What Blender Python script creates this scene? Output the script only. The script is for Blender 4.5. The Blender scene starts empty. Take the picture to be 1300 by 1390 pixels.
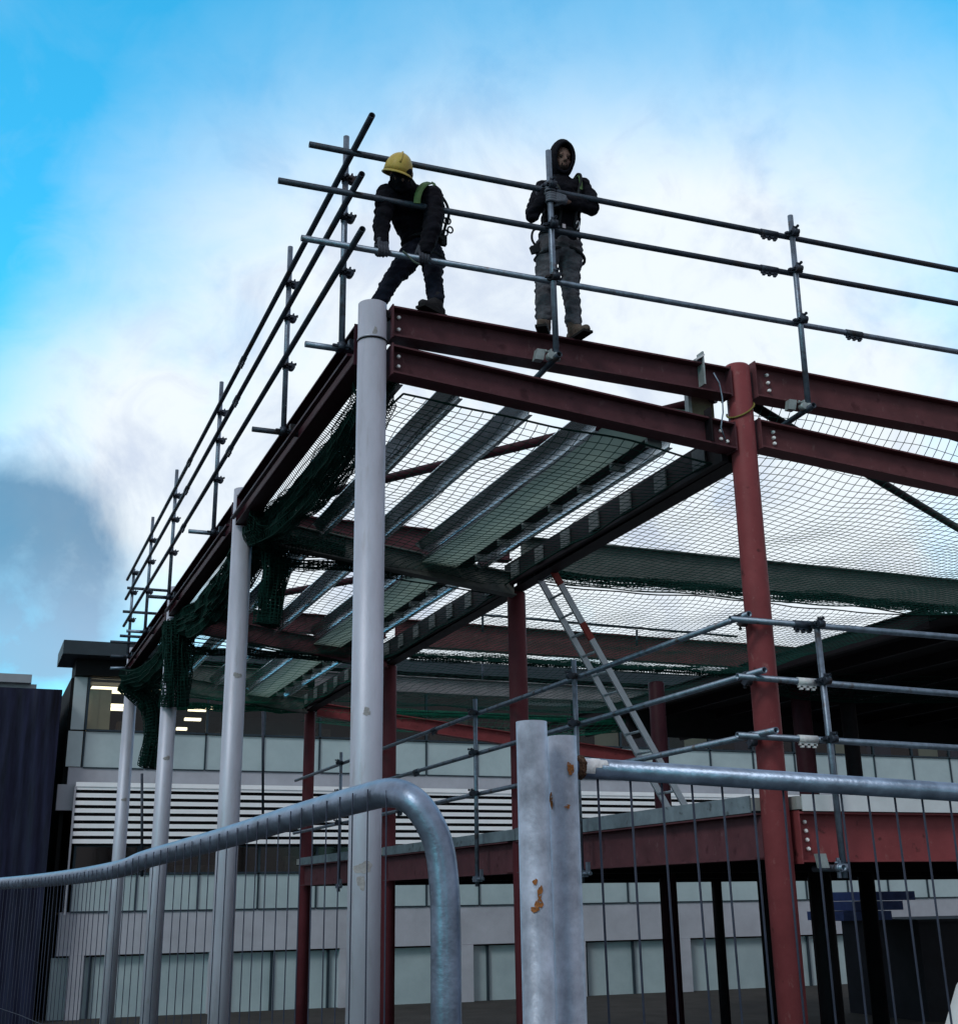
import bpy, math, random
import numpy as np
from mathutils import Vector, Matrix, noise as mnoise
random.seed(7)
sc = bpy.context.scene
# ------------------------------------------------------------------ camera
F = 1700.0
def nrm(v): v = np.array(v, float); return v/np.linalg.norm(v)
_u = np.array([-75., -5080., F]); _b = -(-710.*_u[0] + F*_u[2])/_u[1]
_Z = nrm(_u); _Y = nrm([-710., _b, F]); _X = np.cross(_Y, _Z)
RW = np.array([_X, _Y, _Z])
CAM = np.array([0., 0., 1.75])
def ray(x, y): return RW @ np.array([(x-650)/F, (y-650)/F, 1.])
def on(ax, x, y, v):
    r = ray(x, y); return Vector(CAM + r*((v-CAM[ax])/r[ax]))
def atd(x, y, d): return Vector(CAM + ray(x, y)*d)
cd = bpy.data.cameras.new('camera'); co = bpy.data.objects.new('camera', cd)
sc.collection.objects.link(co); sc.camera = co
ex, ey, ez = RW[:, 0], RW[:, 1], RW[:, 2]
m = Matrix.Identity(4)
for i in range(3):
    m[i][0] = ex[i]; m[i][1] = -ey[i]; m[i][2] = -ez[i]; m[i][3] = CAM[i]
co.matrix_world = m
cd.sensor_fit = 'VERTICAL'; cd.sensor_height = 24.0; cd.lens = 24.0*F/1390
cd.shift_y = -45/1390.; cd.clip_end = 2000; cd.clip_start = 0.05
# ------------------------------------------------------------------ world, sun, exposure
sc.view_settings.view_transform = 'Standard'; sc.view_settings.look = 'None'
sc.view_settings.exposure = 0.0; sc.view_settings.gamma = 1.0
SUN_EL, SUN_DIR = math.radians(38), Vector((-0.75, -0.55, 0.72)).normalized()   # towards the sun
w = bpy.data.worlds.new('World'); sc.world = w; w.use_nodes = True
nt = w.node_tree; nt.nodes.clear()
N = nt.nodes.new; L = nt.links.new
out = N('ShaderNodeOutputWorld'); bg = N('ShaderNodeBackground'); L(bg.outputs[0], out.inputs[0])
sky = N('ShaderNodeTexSky'); sky.sky_type = 'NISHITA'; sky.sun_disc = False
sky.sun_elevation = SUN_EL; sky.sun_rotation = math.atan2(SUN_DIR.x, SUN_DIR.y)
tc = N('ShaderNodeTexCoord')
def math_(op, a, b=None, c=None, clamp=False):
    n = N('ShaderNodeMath'); n.operation = op; n.use_clamp = clamp
    for i, v in enumerate((a, b, c)):
        if v is None: continue
        if isinstance(v, (int, float)): n.inputs[i].default_value = v
        else: L(v, n.inputs[i])
    return n.outputs[0]
def dirdot(x, y):
    n = N('ShaderNodeVectorMath'); n.operation = 'DOT_PRODUCT'
    L(tc.outputs['Generated'], n.inputs[0]); n.inputs[1].default_value = nrm(ray(x, y)); return n.outputs['Value']
def mrange(v, a, b, c=0, d=1, kind='SMOOTHSTEP'):
    n = N('ShaderNodeMapRange'); n.interpolation_type = kind
    L(v, n.inputs['Value'])
    for k, q in zip(('From Min', 'From Max', 'To Min', 'To Max'), (a, b, c, d)): n.inputs[k].default_value = q
    return n.outputs['Result']
def wnoise(scale, detail=6, rough=.55, dist=0.3):
    n = N('ShaderNodeTexNoise'); n.inputs['Scale'].default_value = scale; n.inputs['Detail'].default_value = detail
    n.inputs['Roughness'].default_value = rough; n.inputs['Distortion'].default_value = dist
    L(tc.outputs['Generated'], n.inputs['Vector']); return n.outputs['Fac']
def wmix(f, a, b, mode='MIX'):
    n = N('ShaderNodeMix'); n.data_type = 'RGBA'; n.blend_type = mode
    if isinstance(f, (int, float)): n.inputs[0].default_value = f
    else: L(f, n.inputs[0])
    for i, v in ((6, a), (7, b)):
        if isinstance(v, tuple): n.inputs[i].default_value = (*v, 1)
        else: L(v, n.inputs[i])
    return n.outputs[2]
n1 = wnoise(4.2, 10, .58, .5); n2 = wnoise(9, 9, .6, .4); n3 = wnoise(1.6, 5); n4 = wnoise(17, 10, .62, .8)
sep = N('ShaderNodeSeparateXYZ'); L(tc.outputs['Generated'], sep.inputs[0])
blue = wmix(1.0, sky.outputs[0], (0.050, 0.322, 0.345), 'MULTIPLY')
high = math_('SUBTRACT', 1.0, math_('MULTIPLY', mrange(sep.outputs['Z'], .49, .635), .66))
broad = math_('MULTIPLY', mrange(dirdot(770, 650), .892, .969, kind='LINEAR'), high)
broad = math_('ADD', broad, math_('MULTIPLY', mrange(dirdot(90, 640), .990, .9995), .35))
elsewhere = math_('MULTIPLY', mrange(dirdot(660, 600), .90, .80), mrange(n3, .28, .46))
nn = math_('ADD', math_('MULTIPLY', math_('SUBTRACT', n1, .5), .75), math_('MULTIPLY', math_('SUBTRACT', n4, .5), .30))
nn = math_('MULTIPLY', nn, mrange(sep.outputs['Z'], .66, .40, .35, 1.15))
mask = math_('ADD', math_('MAXIMUM', broad, elsewhere), nn, clamp=True)
cl = wmix(mrange(n2, .45, .70), (.90, .98, 1.04), (.66, .75, .90))
cl = wmix(math_('MULTIPLY', mrange(n4, .52, .72), .5), cl, (.70, .78, .91))
cl = wmix(mrange(dirdot(760, 640), .86, .2), cl, (.50, .49, .54))
col = wmix(mask, blue, cl)
dk = math_('ADD', mrange(dirdot(5, 785), .9935, .9985), math_('MULTIPLY', math_('SUBTRACT', n2, .5), 1.9), clamp=True)
dk = math_('MULTIPLY', dk, mrange(dirdot(5, 785), .9905, .9975))
dkc = wmix(mrange(sep.outputs['Z'], .18, .27), (.32, .42, .60), (.08, .24, .42))
col = wmix(math_('MULTIPLY', dk, .82), col, dkc)
L(col, bg.inputs['Color']); bg.inputs['Strength'].default_value = 1.0
sd = bpy.data.lights.new('sun', 'SUN'); sd.energy = 1.1; sd.angle = math.radians(14); sd.color = (1, .97, .93)
so = bpy.data.objects.new('sun', sd); sc.collection.objects.link(so)
so.rotation_euler = SUN_DIR.to_track_quat('Z', 'Y').to_euler()

# ------------------------------------------------------------------ helpers
def perp(a):
    a = Vector(a).normalized()
    t = Vector((0, 0, 1)) if abs(a.z) < .9 else Vector((1, 0, 0))
    s = a.cross(t).normalized(); return s, s.cross(a).normalized()
class MB:
    def __init__(s): s.v = []; s.f = []; s.sm = []
    def add(s, vs, fs, smooth=False):
        o = len(s.v); s.v += [tuple(v) for v in vs]; s.f += [tuple(i+o for i in f) for f in fs]; s.sm += [smooth]*len(fs)
        return s
    def box(s, lo, hi):
        x0, y0, z0 = lo; x1, y1, z1 = hi
        vs = [(x, y, z) for z in (z0, z1) for x, y in ((x0, y0), (x1, y0), (x1, y1), (x0, y1))]
        return s.add(vs, [(3, 2, 1, 0), (4, 5, 6, 7), (0, 1, 5, 4), (1, 2, 6, 5), (2, 3, 7, 6), (3, 0, 4, 7)])
    def obox(s, c, ax, ay, az):
        c, ax, ay, az = map(Vector, (c, ax, ay, az))
        vs = [c+ax*i+ay*j+az*k for k in (-1, 1) for i, j in ((-1, -1), (1, -1), (1, 1), (-1, 1))]
        return s.add(vs, [(3, 2, 1, 0), (4, 5, 6, 7), (0, 1, 5, 4), (1, 2, 6, 5), (2, 3, 7, 6), (3, 0, 4, 7)])
    def section(s, p0, p1, prof, side=None, up=None, smooth=False):
        """extrude a closed 2-D profile (side, up) from p0 to p1"""
        p0, p1 = Vector(p0), Vector(p1); a = (p1-p0).normalized()
        up = Vector(up or (0, 0, 1)); side = Vector(side) if side else a.cross(up).normalized()
        n = len(prof)
        vs = [p+side*x+up*y for p in (p0, p1) for x, y in prof]
        fs = [(i, (i+1) % n, n+(i+1) % n, n+i) for i in range(n)]
        s.add(vs, fs, smooth)
        return s.add(vs, [tuple(range(n))[::-1], tuple(range(n, 2*n))])
    def ibeam(s, p0, p1, depth, width, tf=.014, tw=.012):
        """p0, p1 on the top centre line"""
        w2, t2, d = width/2, tw/2, depth
        pr = [(-w2, 0), (w2, 0), (w2, -tf), (t2, -tf), (t2, -d+tf), (w2, -d+tf), (w2, -d), (-w2, -d), (-w2, -d+tf), (-t2, -d+tf), (-t2, -tf), (-w2, -tf)]
        p0, p1 = Vector(p0), Vector(p1); a = (p1-p0).normalized(); up = Vector((0, 0, 1))
        side = a.cross(up).normalized(); n = 12
        vs = [p+side*x+up*y for p in (p0, p1) for x, y in pr]
        fs = [(i, (i+1) % n, n+(i+1) % n, n+i) for i in range(n)]
        for o in (0, n): fs += [(o, o+1, o+2, o+11), (o+3, o+4, o+9, o+10), (o+5, o+6, o+7, o+8)]
        return s.add(vs, fs)
    def tube(s, pts, r, n=12, cap=True, smooth=True):
        pts = [Vector(p) for p in pts]; rings = []
        rr = r if isinstance(r, (list, tuple)) else [r]*len(pts)
        a = (pts[1]-pts[0]).normalized(); sd_, up = perp(a); o = len(s.v)
        for i, p in enumerate(pts):
            t = (pts[min(i+1, len(pts)-1)]-pts[max(i-1, 0)]).normalized()
            sd_ = (sd_-t*sd_.dot(t)).normalized(); up = sd_.cross(t)
            rings += [p+(sd_*math.cos(q)+up*math.sin(q))*rr[i] for q in [k*2*math.pi/n for k in range(n)]]
        fs = []
        for i in range(len(pts)-1):
            fs += [(i*n+k, i*n+(k+1) % n, (i+1)*n+(k+1) % n, (i+1)*n+k) for k in range(n)]
        s.add(rings, fs, smooth)
        if cap:
            s.f += [tuple(o+k for k in range(n))[::-1], tuple(o+(len(pts)-1)*n+k for k in range(n))]; s.sm += [False, False]
        return s
    def pipe(s, p0, p1, r, n=14):
        """hollow tube: open ends with a wall"""
        p0, p1 = Vector(p0), Vector(p1); a = (p1-p0).normalized(); u, v = perp(a); ri = r*.80; o = len(s.v)
        def ring(c, q): return [c+(u*math.cos(k*2*math.pi/n)+v*math.sin(k*2*math.pi/n))*q for k in range(n)]
        d = .12
        L_ = [ring(p0+a*d, ri), ring(p0, ri), ring(p0, r), ring(p1, r), ring(p1, ri), ring(p1-a*d, ri)]
        vs = sum(L_, []); fs = []; 
        for i in range(5): 
            fs += [(i*n+k, i*n+(k+1) % n, (i+1)*n+(k+1) % n, (i+1)*n+k) for k in range(n)]
        s.v += [tuple(x) for x in vs]; s.f += [tuple(i+o for i in f) for f in fs]
        s.sm += [True]*n+[False]*n+[True]*n+[False]*n+[True]*n
        s.f += [tuple(o+k for k in range(n)), tuple(o+5*n+k for k in range(n))[::-1]]; s.sm += [False, False]
        return s
    def ball(s, c, r, rot=None, nu=14, nv=9):
        c = Vector(c); r = r if isinstance(r, (tuple, list)) else (r, r, r); vs = []; fs = []
        for j in range(nv+1):
            th = math.pi*j/nv
            for i in range(nu):
                ph = 2*math.pi*i/nu
                p = Vector((r[0]*math.sin(th)*math.cos(ph), r[1]*math.sin(th)*math.sin(ph), r[2]*math.cos(th)))
                vs.append(c+(rot @ p if rot else p))
        for j in range(nv):
            fs += [(j*nu+i, (j+1)*nu+i, (j+1)*nu+(i+1) % nu, j*nu+(i+1) % nu) for i in range(nu)]
        return s.add(vs, fs, True)
    def limb(s, pts, rs, n=14):
        """chain of tapered, round-ended segments"""
        pts = [Vector(p) for p in pts]
        for i in range(len(pts)-1):
            a, b = pts[i], pts[i+1]; k = 6
            s.tube([a.lerp(b, j/k) for j in range(k+1)], [rs[i]+(rs[i+1]-rs[i])*j/k for j in range(k+1)], n)
        for p, r in zip(pts, rs): s.ball(p, r*.995, nu=n)
        return s
    def build(s, name, mat, parent=None, origin=None):
        me = bpy.data.meshes.new(name); V = np.array(s.v)
        c = Vector(origin) if origin is not None else Vector(((V[:, 0].min()+V[:, 0].max())/2, (V[:, 1].min()+V[:, 1].max())/2, V[:, 2].min()))
        me.from_pydata([tuple(q) for q in (V-np.array(c))], [], s.f); me.update()
        me.polygons.foreach_set('use_smooth', s.sm)
        mt = mat if isinstance(mat, (list, tuple)) else [mat]
        for q in mt: me.materials.append(q)
        o = bpy.data.objects.new(name, me); sc.collection.objects.link(o)
        if parent is not None:
            o.parent = parent; o.location = c-wloc(parent)
        else: o.location = c
        return o
def wloc(o):
    l = Vector((0, 0, 0))
    while o is not None: l = l+o.location; o = o.parent
    return l
LABELS = {}
def tag(o, label, cat, group=None, kind=None):
    o['label'] = label; o['category'] = cat
    if group: o['group'] = group
    if kind: o['kind'] = kind
    nw = len(label.split())
    if not 4 <= nw <= 16: print('LABEL LENGTH', nw, label)
    if label in LABELS and not group: print('DUP LABEL', label)
    LABELS[label] = 1
    return o
def thing(name, label, cat, loc, group=None):
    o = bpy.data.objects.new(name, None); sc.collection.objects.link(o); o.location = loc; o.empty_display_size = .2
    return tag(o, label, cat, group)

# ------------------------------------------------------------------ materials
def mat(name, col, rough=.6, metal=0., var=.25, scale=6., bump=.0, bscale=60., spots=None, spec=.12, stretch=None, vcol=None, scuff=None):
    m = bpy.data.materials.new(name); m.use_nodes = True; t = m.node_tree; n = t.nodes; l = t.links
    b = n['Principled BSDF']; b.inputs['Roughness'].default_value = rough; b.inputs['Metallic'].default_value = metal
    b.inputs['Specular IOR Level'].default_value = spec
    g = n.new('ShaderNodeNewGeometry'); vec = g.outputs['Position']
    if stretch:
        mp = n.new('ShaderNodeMapping'); mp.inputs['Scale'].default_value = stretch; l.new(vec, mp.inputs[0]); vec = mp.outputs[0]
    nz = n.new('ShaderNodeTexNoise'); nz.inputs['Scale'].default_value = scale; nz.inputs['Detail'].default_value = 7
    nz.inputs['Roughness'].default_value = .65
    l.new(vec, nz.inputs['Vector'])
    rp = n.new('ShaderNodeValToRGB'); rp.color_ramp.elements[0].position = .3; rp.color_ramp.elements[1].position = .72
    rp.color_ramp.elements[0].color = (*[c*(1-var) for c in col], 1)
    rp.color_ramp.elements[1].color = (*[min(1, c*(1+var)) for c in (vcol or col)], 1)
    l.new(nz.outputs['Fac'], rp.inputs[0]); cur = rp.outputs[0]
    if spots:
        sc_, lo, hi, c2, am = spots
        s2 = n.new('ShaderNodeTexNoise'); s2.inputs['Scale'].default_value = sc_; s2.inputs['Detail'].default_value = 5; l.new(vec, s2.inputs['Vector'])
        mr = n.new('ShaderNodeMapRange'); mr.inputs[1].default_value = lo; mr.inputs[2].default_value = hi; mr.inputs[4].default_value = am
        l.new(s2.outputs['Fac'], mr.inputs[0])
        mx = n.new('ShaderNodeMix'); mx.data_type = 'RGBA'; l.new(mr.outputs[0], mx.inputs[0]); l.new(cur, mx.inputs[6]); mx.inputs[7].default_value = (*c2, 1)
        cur = mx.outputs[2]
    if scuff:
        mp2 = n.new('ShaderNodeMapping'); mp2.inputs['Scale'].default_value = scuff[1]; l.new(g.outputs['Position'], mp2.inputs[0])
        s3 = n.new('ShaderNodeTexNoise'); s3.inputs['Scale'].default_value = scuff[0]; s3.inputs['Detail'].default_value = 8; s3.inputs['Roughness'].default_value = .7; l.new(mp2.outputs[0], s3.inputs['Vector'])
        m3 = n.new('ShaderNodeMapRange'); m3.inputs[1].default_value = scuff[2]; m3.inputs[2].default_value = scuff[3]; m3.inputs[4].default_value = scuff[5]; l.new(s3.outputs['Fac'], m3.inputs[0])
        x3 = n.new('ShaderNodeMix'); x3.data_type = 'RGBA'; l.new(m3.outputs[0], x3.inputs[0]); l.new(cur, x3.inputs[6]); x3.inputs[7].default_value = (*scuff[4], 1); cur = x3.outputs[2]
    l.new(cur, b.inputs['Base Color'])
    r2 = n.new('ShaderNodeMapRange'); r2.inputs[3].default_value = max(.05, rough-.12); r2.inputs[4].default_value = min(1, rough+.15)
    l.new(nz.outputs['Fac'], r2.inputs[0]); l.new(r2.outputs[0], b.inputs['Roughness'])
    if bump:
        bz = n.new('ShaderNodeTexNoise'); bz.inputs['Scale'].default_value = bscale; bz.inputs['Detail'].default_value = 4; l.new(g.outputs['Position'], bz.inputs['Vector'])
        bp = n.new('ShaderNodeBump'); bp.inputs['Strength'].default_value = bump; bp.inputs['Distance'].default_value = .01
        l.new(bz.outputs['Fac'], bp.inputs['Height']); l.new(bp.outputs[0], b.inputs['Normal'])
    return m
M = {}
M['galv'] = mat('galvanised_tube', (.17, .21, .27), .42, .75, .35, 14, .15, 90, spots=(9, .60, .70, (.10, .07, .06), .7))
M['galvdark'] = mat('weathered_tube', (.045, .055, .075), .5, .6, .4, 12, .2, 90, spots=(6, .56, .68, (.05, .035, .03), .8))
M['fence'] = mat('fence_galvanised', (.21, .26, .35), .36, .75, .40, 18, .08, 110, spots=(16, .60, .70, (.12, .15, .20), .5))
M['fencepost'] = mat('fence_post_galvanised', (.33, .37, .45), .48, .5, .42, 20, .10, 110, spots=(13, .62, .70, (.12, .12, .14), .6))
M['rust'] = mat('rust_patch', (.26, .10, .035), .85, 0, .4, 60, .5, 150)
for _n, _s, _lo in (('rust', 260, .33), ('stain', 45, .40)):
    if _n not in M: continue
    _t = M[_n].node_tree; _nz = _t.nodes.new('ShaderNodeTexNoise'); _nz.inputs['Scale'].default_value = _s; _nz.inputs['Detail'].default_value = 6
    _g = _t.nodes.new('ShaderNodeNewGeometry'); _t.links.new(_g.outputs['Position'], _nz.inputs['Vector'])
    _r = _t.nodes.new('ShaderNodeMapRange'); _r.inputs[1].default_value = _lo; _r.inputs[2].default_value = _lo+.08; _t.links.new(_nz.outputs['Fac'], _r.inputs[0])
    _t.links.new(_r.outputs[0], _t.nodes['Principled BSDF'].inputs['Alpha'])
M['rustdark'] = mat('dark_rust', (.10, .055, .035), .85, 0, .7, 120, .5, 200)
M['whiteweld'] = mat('weld_paint', (.6, .6, .62), .6, .2, .2, 40, .3, 150)
M['silver'] = mat('silver_painted_column', (.44, .455, .54), .48, .30, .14, 3.5, .12, 60, spots=(5.5, .66, .74, (.24, .22, .21), .5), stretch=(1, 1, .35), scuff=(11, (1, 1, .12), .55, .80, (.22, .20, .19), .75))
M['stain'] = mat('stain_patch', (.30, .29, .30), .8, 0, .3, 30)
M['red'] = mat('red_oxide_steel', (.112, .040, .046), .55, .0, .22, 5, .1, 80, spots=(7, .63, .72, (.05, .015, .018), .7), scuff=(16, (1, 1, .5), .60, .74, (.24, .15, .15), .55))
M['red2'] = mat('deep_red_steel', (.084, .032, .040), .55, .0, .25, 5, .1, 80, spots=(7, .6, .7, (.035, .012, .016), .7), scuff=(16, (1, 1, .5), .60, .74, (.19, .12, .13), .55))
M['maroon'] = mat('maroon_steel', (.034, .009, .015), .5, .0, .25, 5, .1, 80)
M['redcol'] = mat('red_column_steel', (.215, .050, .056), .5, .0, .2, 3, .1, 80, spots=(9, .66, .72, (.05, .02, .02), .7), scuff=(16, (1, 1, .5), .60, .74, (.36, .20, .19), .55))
M['bolt'] = mat('zinc_bolt', (.88, .88, .92), .35, .05, .15, 80)
M['purlin'] = mat('purlin_galvanised', (.56, .62, .66), .20, 1.0, .15, 10, .1, 30, stretch=(1, .2, 1))
M['greybeam'] = mat('weathered_green_grey_steel', (.095, .105, .102), .6, .1, .25, 6, .1, 60)
M['greylight'] = mat('pale_grey_primed_steel', (.20, .19, .205), .6, .1, .2, 6)
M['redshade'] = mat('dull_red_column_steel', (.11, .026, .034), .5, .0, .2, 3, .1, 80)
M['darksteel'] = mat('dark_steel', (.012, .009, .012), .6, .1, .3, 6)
M['ply'] = mat('plywood', (.16, .14, .10), .7, 0, .2, 20, stretch=(1, 6, 1))
M['tray'] = mat('gutter_board', (.22, .27, .24), .65, 0, .25, 8)
_m = M['tray']; _t = _m.node_tree; _b = _t.nodes['Principled BSDF']; _tl = _t.nodes.new('ShaderNodeBsdfTranslucent'); _tl.inputs[0].default_value = (.30, .40, .34, 1)
_mx = _t.nodes.new('ShaderNodeMixShader'); _mx.inputs[0].default_value = .5; _t.links.new(_b.outputs[0], _mx.inputs[1]); _t.links.new(_tl.outputs[0], _mx.inputs[2]); _t.links.new(_mx.outputs[0], _t.nodes['Material Output'].inputs[0])
M['cleatdim'] = mat('dull_cleat', (.13, .15, .155), .6, .2, .25, 20)
M['cleat'] = mat('pale_cleat', (.30, .34, .35), .5, .4, .2, 20)
M['net'] = mat('green_net_cord', (.006, .045, .036), .8, 0, .3, 10)
M['netdark'] = mat('green_net_bundle', (.003, .022, .018), .85, 0, .4, 8)
M['netgreen'] = mat('green_debris_net', (.010, .15, .095), .8, 0, .35, 8)
M['rope'] = mat('yellow_rope', (.20, .17, .05), .8, 0, .3, 60)
M['wire'] = mat('fence_wire', (.035, .042, .065), .6, .2, .25, 40)
M['edge'] = mat('galvanised_edge_trim', (.22, .28, .32), .4, .55, .3, 5, .1, 40, spots=(12, .62, .68, (.06, .07, .08), .7))
M['edgelight'] = mat('bright_edge_trim', (.62, .65, .68), .4, .3, .12, 3)
M['concrete'] = mat('deck_concrete', (.25, .25, .25), .85, 0, .2, 4)
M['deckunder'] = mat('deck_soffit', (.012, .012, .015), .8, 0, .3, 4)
M['alu'] = mat('ladder_aluminium', (.38, .42, .46), .4, .7, .15, 12)
M['ladred'] = mat('ladder_red_tape', (.20, .04, .035), .6)
M['black'] = mat('black_rubber', (.012, .012, .013), .8)
M['ground'] = mat('site_ground', (.045, .043, .042), .95, 0, .3, 1.2, .5, 12)
M['pave'] = mat('pavement', (.055, .055, .06), .9, 0, .2, 3, .2, 30)
M['fascia'] = mat('dark_fascia', (.040, .052, .064), .5, .2, .15, 1.5)
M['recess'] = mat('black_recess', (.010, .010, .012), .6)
M['clad'] = mat('grey_cladding', (.38, .385, .44), .6, 0, .14, 1.2)
M['louvre'] = mat('white_louvre', (.88, .88, .93), .5, 0, .06, 2)
M['frame'] = mat('dark_window_frame', (.035, .05, .065), .4, .3, .15, 3)
M['span'] = mat('spandrel_glass', (.35, .43, .47), .14, 0, .09, 1.1, spec=.6, vcol=(.38, .46, .49))
M['inner'] = mat('office_interior', (.06, .045, .035), .9, 0, .3, 1)
M['blind'] = mat('cream_blind', (.75, .68, .48), .8, 0, .08, 2)
M['furn'] = mat('office_clutter', (.10, .075, .055), .8, 0, .6, 3)
M['bluefurn'] = mat('blue_office_screen', (.03, .045, .10), .6, 0, .3, 2)
M['towerblue'] = mat('dark_blue_sheeting', (.012, .014, .034), .5, 0, .7, 2.2, .3, 6, stretch=(3, 1, .25))
M['palebld'] = mat('pale_render', (.28, .30, .34), .8, 0, .1, 1)
M['bluepack'] = mat('blue_packs', (.06, .09, .25), .5, 0, .25, 5)
M['container'] = mat('dark_container', (.018, .018, .025), .6, 0, .3, 2)
M['tarp'] = mat('white_tarpaulin', (.55, .56, .58), .6, 0, .1, 3, .4, 8)
M['blackcloth'] = mat('black_cloth', (.005, .005, .009), .9, 0, .4, 16, .6, 45)
M['navy'] = mat('dark_navy_trousers', (.010, .012, .022), .9, 0, .4, 14, .6, 45)
M['greytr'] = mat('grey_trousers', (.075, .078, .092), .9, 0, .3, 14, .7, 45)
M['hivis'] = mat('lime_hi_vis', (.07, .14, .045), .7, 0, .25, 20)
M['hivisdim'] = mat('worn_lime_strap', (.07, .13, .05), .7, 0, .3, 20)
M['hivisdull'] = mat('dull_vest', (.05, .06, .055), .8, 0, .3, 20)
M['helmet'] = mat('yellow_helmet', (.46, .34, .09), .38, 0, .12, 10)
M['skin'] = mat('skin', (.150, .092, .078), .6, 0, .15, 30)
M['hair'] = mat('dark_beard', (.014, .010, .009), .9)
M['glove'] = mat('grey_glove', (.11, .12, .15), .85, 0, .25, 60, .4, 150)
M['dglove'] = mat('dark_glove', (.055, .058, .075), .85, 0, .3, 60, .4, 150)
M['boot'] = mat('tan_boot', (.085, .065, .055), .75, 0, .35, 40, .4, 100)
M['dboot'] = mat('black_boot', (.020, .019, .022), .7, 0, .3, 40, .4, 100)
M['harness'] = mat('harness_webbing', (.018, .020, .024), .8, 0, .3, 60)
M['metalclip'] = mat('steel_clip', (.45, .45, .48), .35, .8, .1, 50)
M['eye'] = mat('eye_dark', (.025, .02, .02), .3)
def emis(name, col, s):
    m = bpy.data.materials.new(name); m.use_nodes = True; b = m.node_tree.nodes['Principled BSDF']
    b.inputs['Base Color'].default_value = (*col, 1); b.inputs['Emission Color'].default_value = (*col, 1); b.inputs['Emission Strength'].default_value = s
    return m
M['lamp'] = emis('lit_ceiling_lamp', (1, .86, .58), 3.0)
g = bpy.data.materials.new('clear_glass'); g.use_nodes = True; t = g.node_tree
for x in list(t.nodes):
    if x.type == 'BSDF_PRINCIPLED': t.nodes.remove(x)
tr = t.nodes.new('ShaderNodeBsdfTransparent'); tr.inputs[0].default_value = (.62, .66, .68, 1)
gl = t.nodes.new('ShaderNodeBsdfGlossy'); gl.inputs['Roughness'].default_value = .06
mx = t.nodes.new('ShaderNodeMixShader'); fr = t.nodes.new('ShaderNodeFresnel'); fr.inputs[0].default_value = 1.5
t.links.new(fr.outputs[0], mx.inputs[0]); t.links.new(tr.outputs[0], mx.inputs[1]); t.links.new(gl.outputs[0], mx.inputs[2])
t.links.new(mx.outputs[0], t.nodes['Material Output'].inputs[0]); M['glass'] = g

# ------------------------------------------------------------------ ground
G0 = -0.9
o = MB().add([(-600, -60, G0), (900, -60, G0), (900, 1500, G0), (-600, 1500, G0)], [(0, 1, 2, 3)]).build('ground', M['ground']); o['kind'] = 'structure'
o = MB().box((-40, -30, G0+.004), (60, 4.2, 0)).build('pavement', M['pave']); o['kind'] = 'structure'

B, XC, YB, XR = 4.75, 2.44, 8.18, 5.622
ORD = ['nearest', 'second nearest', 'third nearest', 'farthest']
GY = [YB+B*k for k in range(5)]
# ------------------------------------------------------------------ silver columns
labs = ['tall silver round column standing nearest, at the front corner of the frame',
        'silver round column second from the front, wrapped by the first green net bundle',
        'silver round column third from the front, partly behind black netting',
        'smallest silver round column at the far left end of the row']
def disc_patch(mb, cx, cy, z, r, facing, w_, h_, seed):
    """an uneven stain lying 1.5 mm proud of a round column"""
    rnd = random.Random(seed); k = 26; vs = []; R_ = r+.0012; ph = [rnd.uniform(0, 6.28) for _ in range(4)]
    rad = [.8+.16*math.sin(2*math.pi*i/k*2+ph[0])+.12*math.sin(2*math.pi*i/k*3+ph[1])+.07*math.sin(2*math.pi*i/k*7+ph[2]) for i in range(k)]
    for j in range(6):
        for i in range(k):
            q = 2*math.pi*i/k; f_ = (1-j/5.)*rad[i]; a = facing+math.cos(q)*w_*f_/R_
            vs.append((cx+R_*math.cos(a), cy+R_*math.sin(a), z+math.sin(q)*h_*f_))
    mb.add(vs, [(j*k+i, j*k+(i+1) % k, (j+1)*k+(i+1) % k, (j+1)*k+i) for j in range(5) for i in range(k)])
RC = .108
for k in range(4):
    y = GY[k]; top = 5.98
    t_ = thing('round_column', labs[k], 'column', (XC, y, G0), 'silver columns along the left side')
    MB().tube([(XC, y, G0), (XC, y, top-.30)], RC, 32).build('column_shaft', M['silver'], t_)
    MB().tube([(XC, y, top-.300), (XC, y, top-.285), (XC, y, top-.284), (XC, y, top)], [RC*1.03, RC*1.03, RC*1.0, RC*1.0], 32).build('column_head', M['silver'], t_)
    MB().tube([(XC, y, top-.312), (XC, y, top-.300)], RC*1.045, 32).build('joint_band', M['darksteel'], t_)
    MB().tube([(XC, y, G0), (XC, y, G0+.03)], RC*1.8, 24).build('base_plate', M['silver'], t_)
    fc = math.atan2(-y, -XC)
    st = MB()
    if k == 0:
        for px_, py_, a, b_ in ((496, 966, .035, .03), (488, 1178, .07, .05), (480, 1198, .03, .06), (512, 450, .02, .04)):
            z = on(1, px_, py_, y-.1).z
            disc_patch(st, XC, y, z, RC, fc+(px_-496)*.012, a, b_, px_)
    else:
        zz = {1: 3.95, 2: 3.6, 3: 3.4}[k]
        disc_patch(st, XC, y, zz, RC, fc+.2, .05, .04, k*7)
    st.build('stain', M['stain'], t_)
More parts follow.
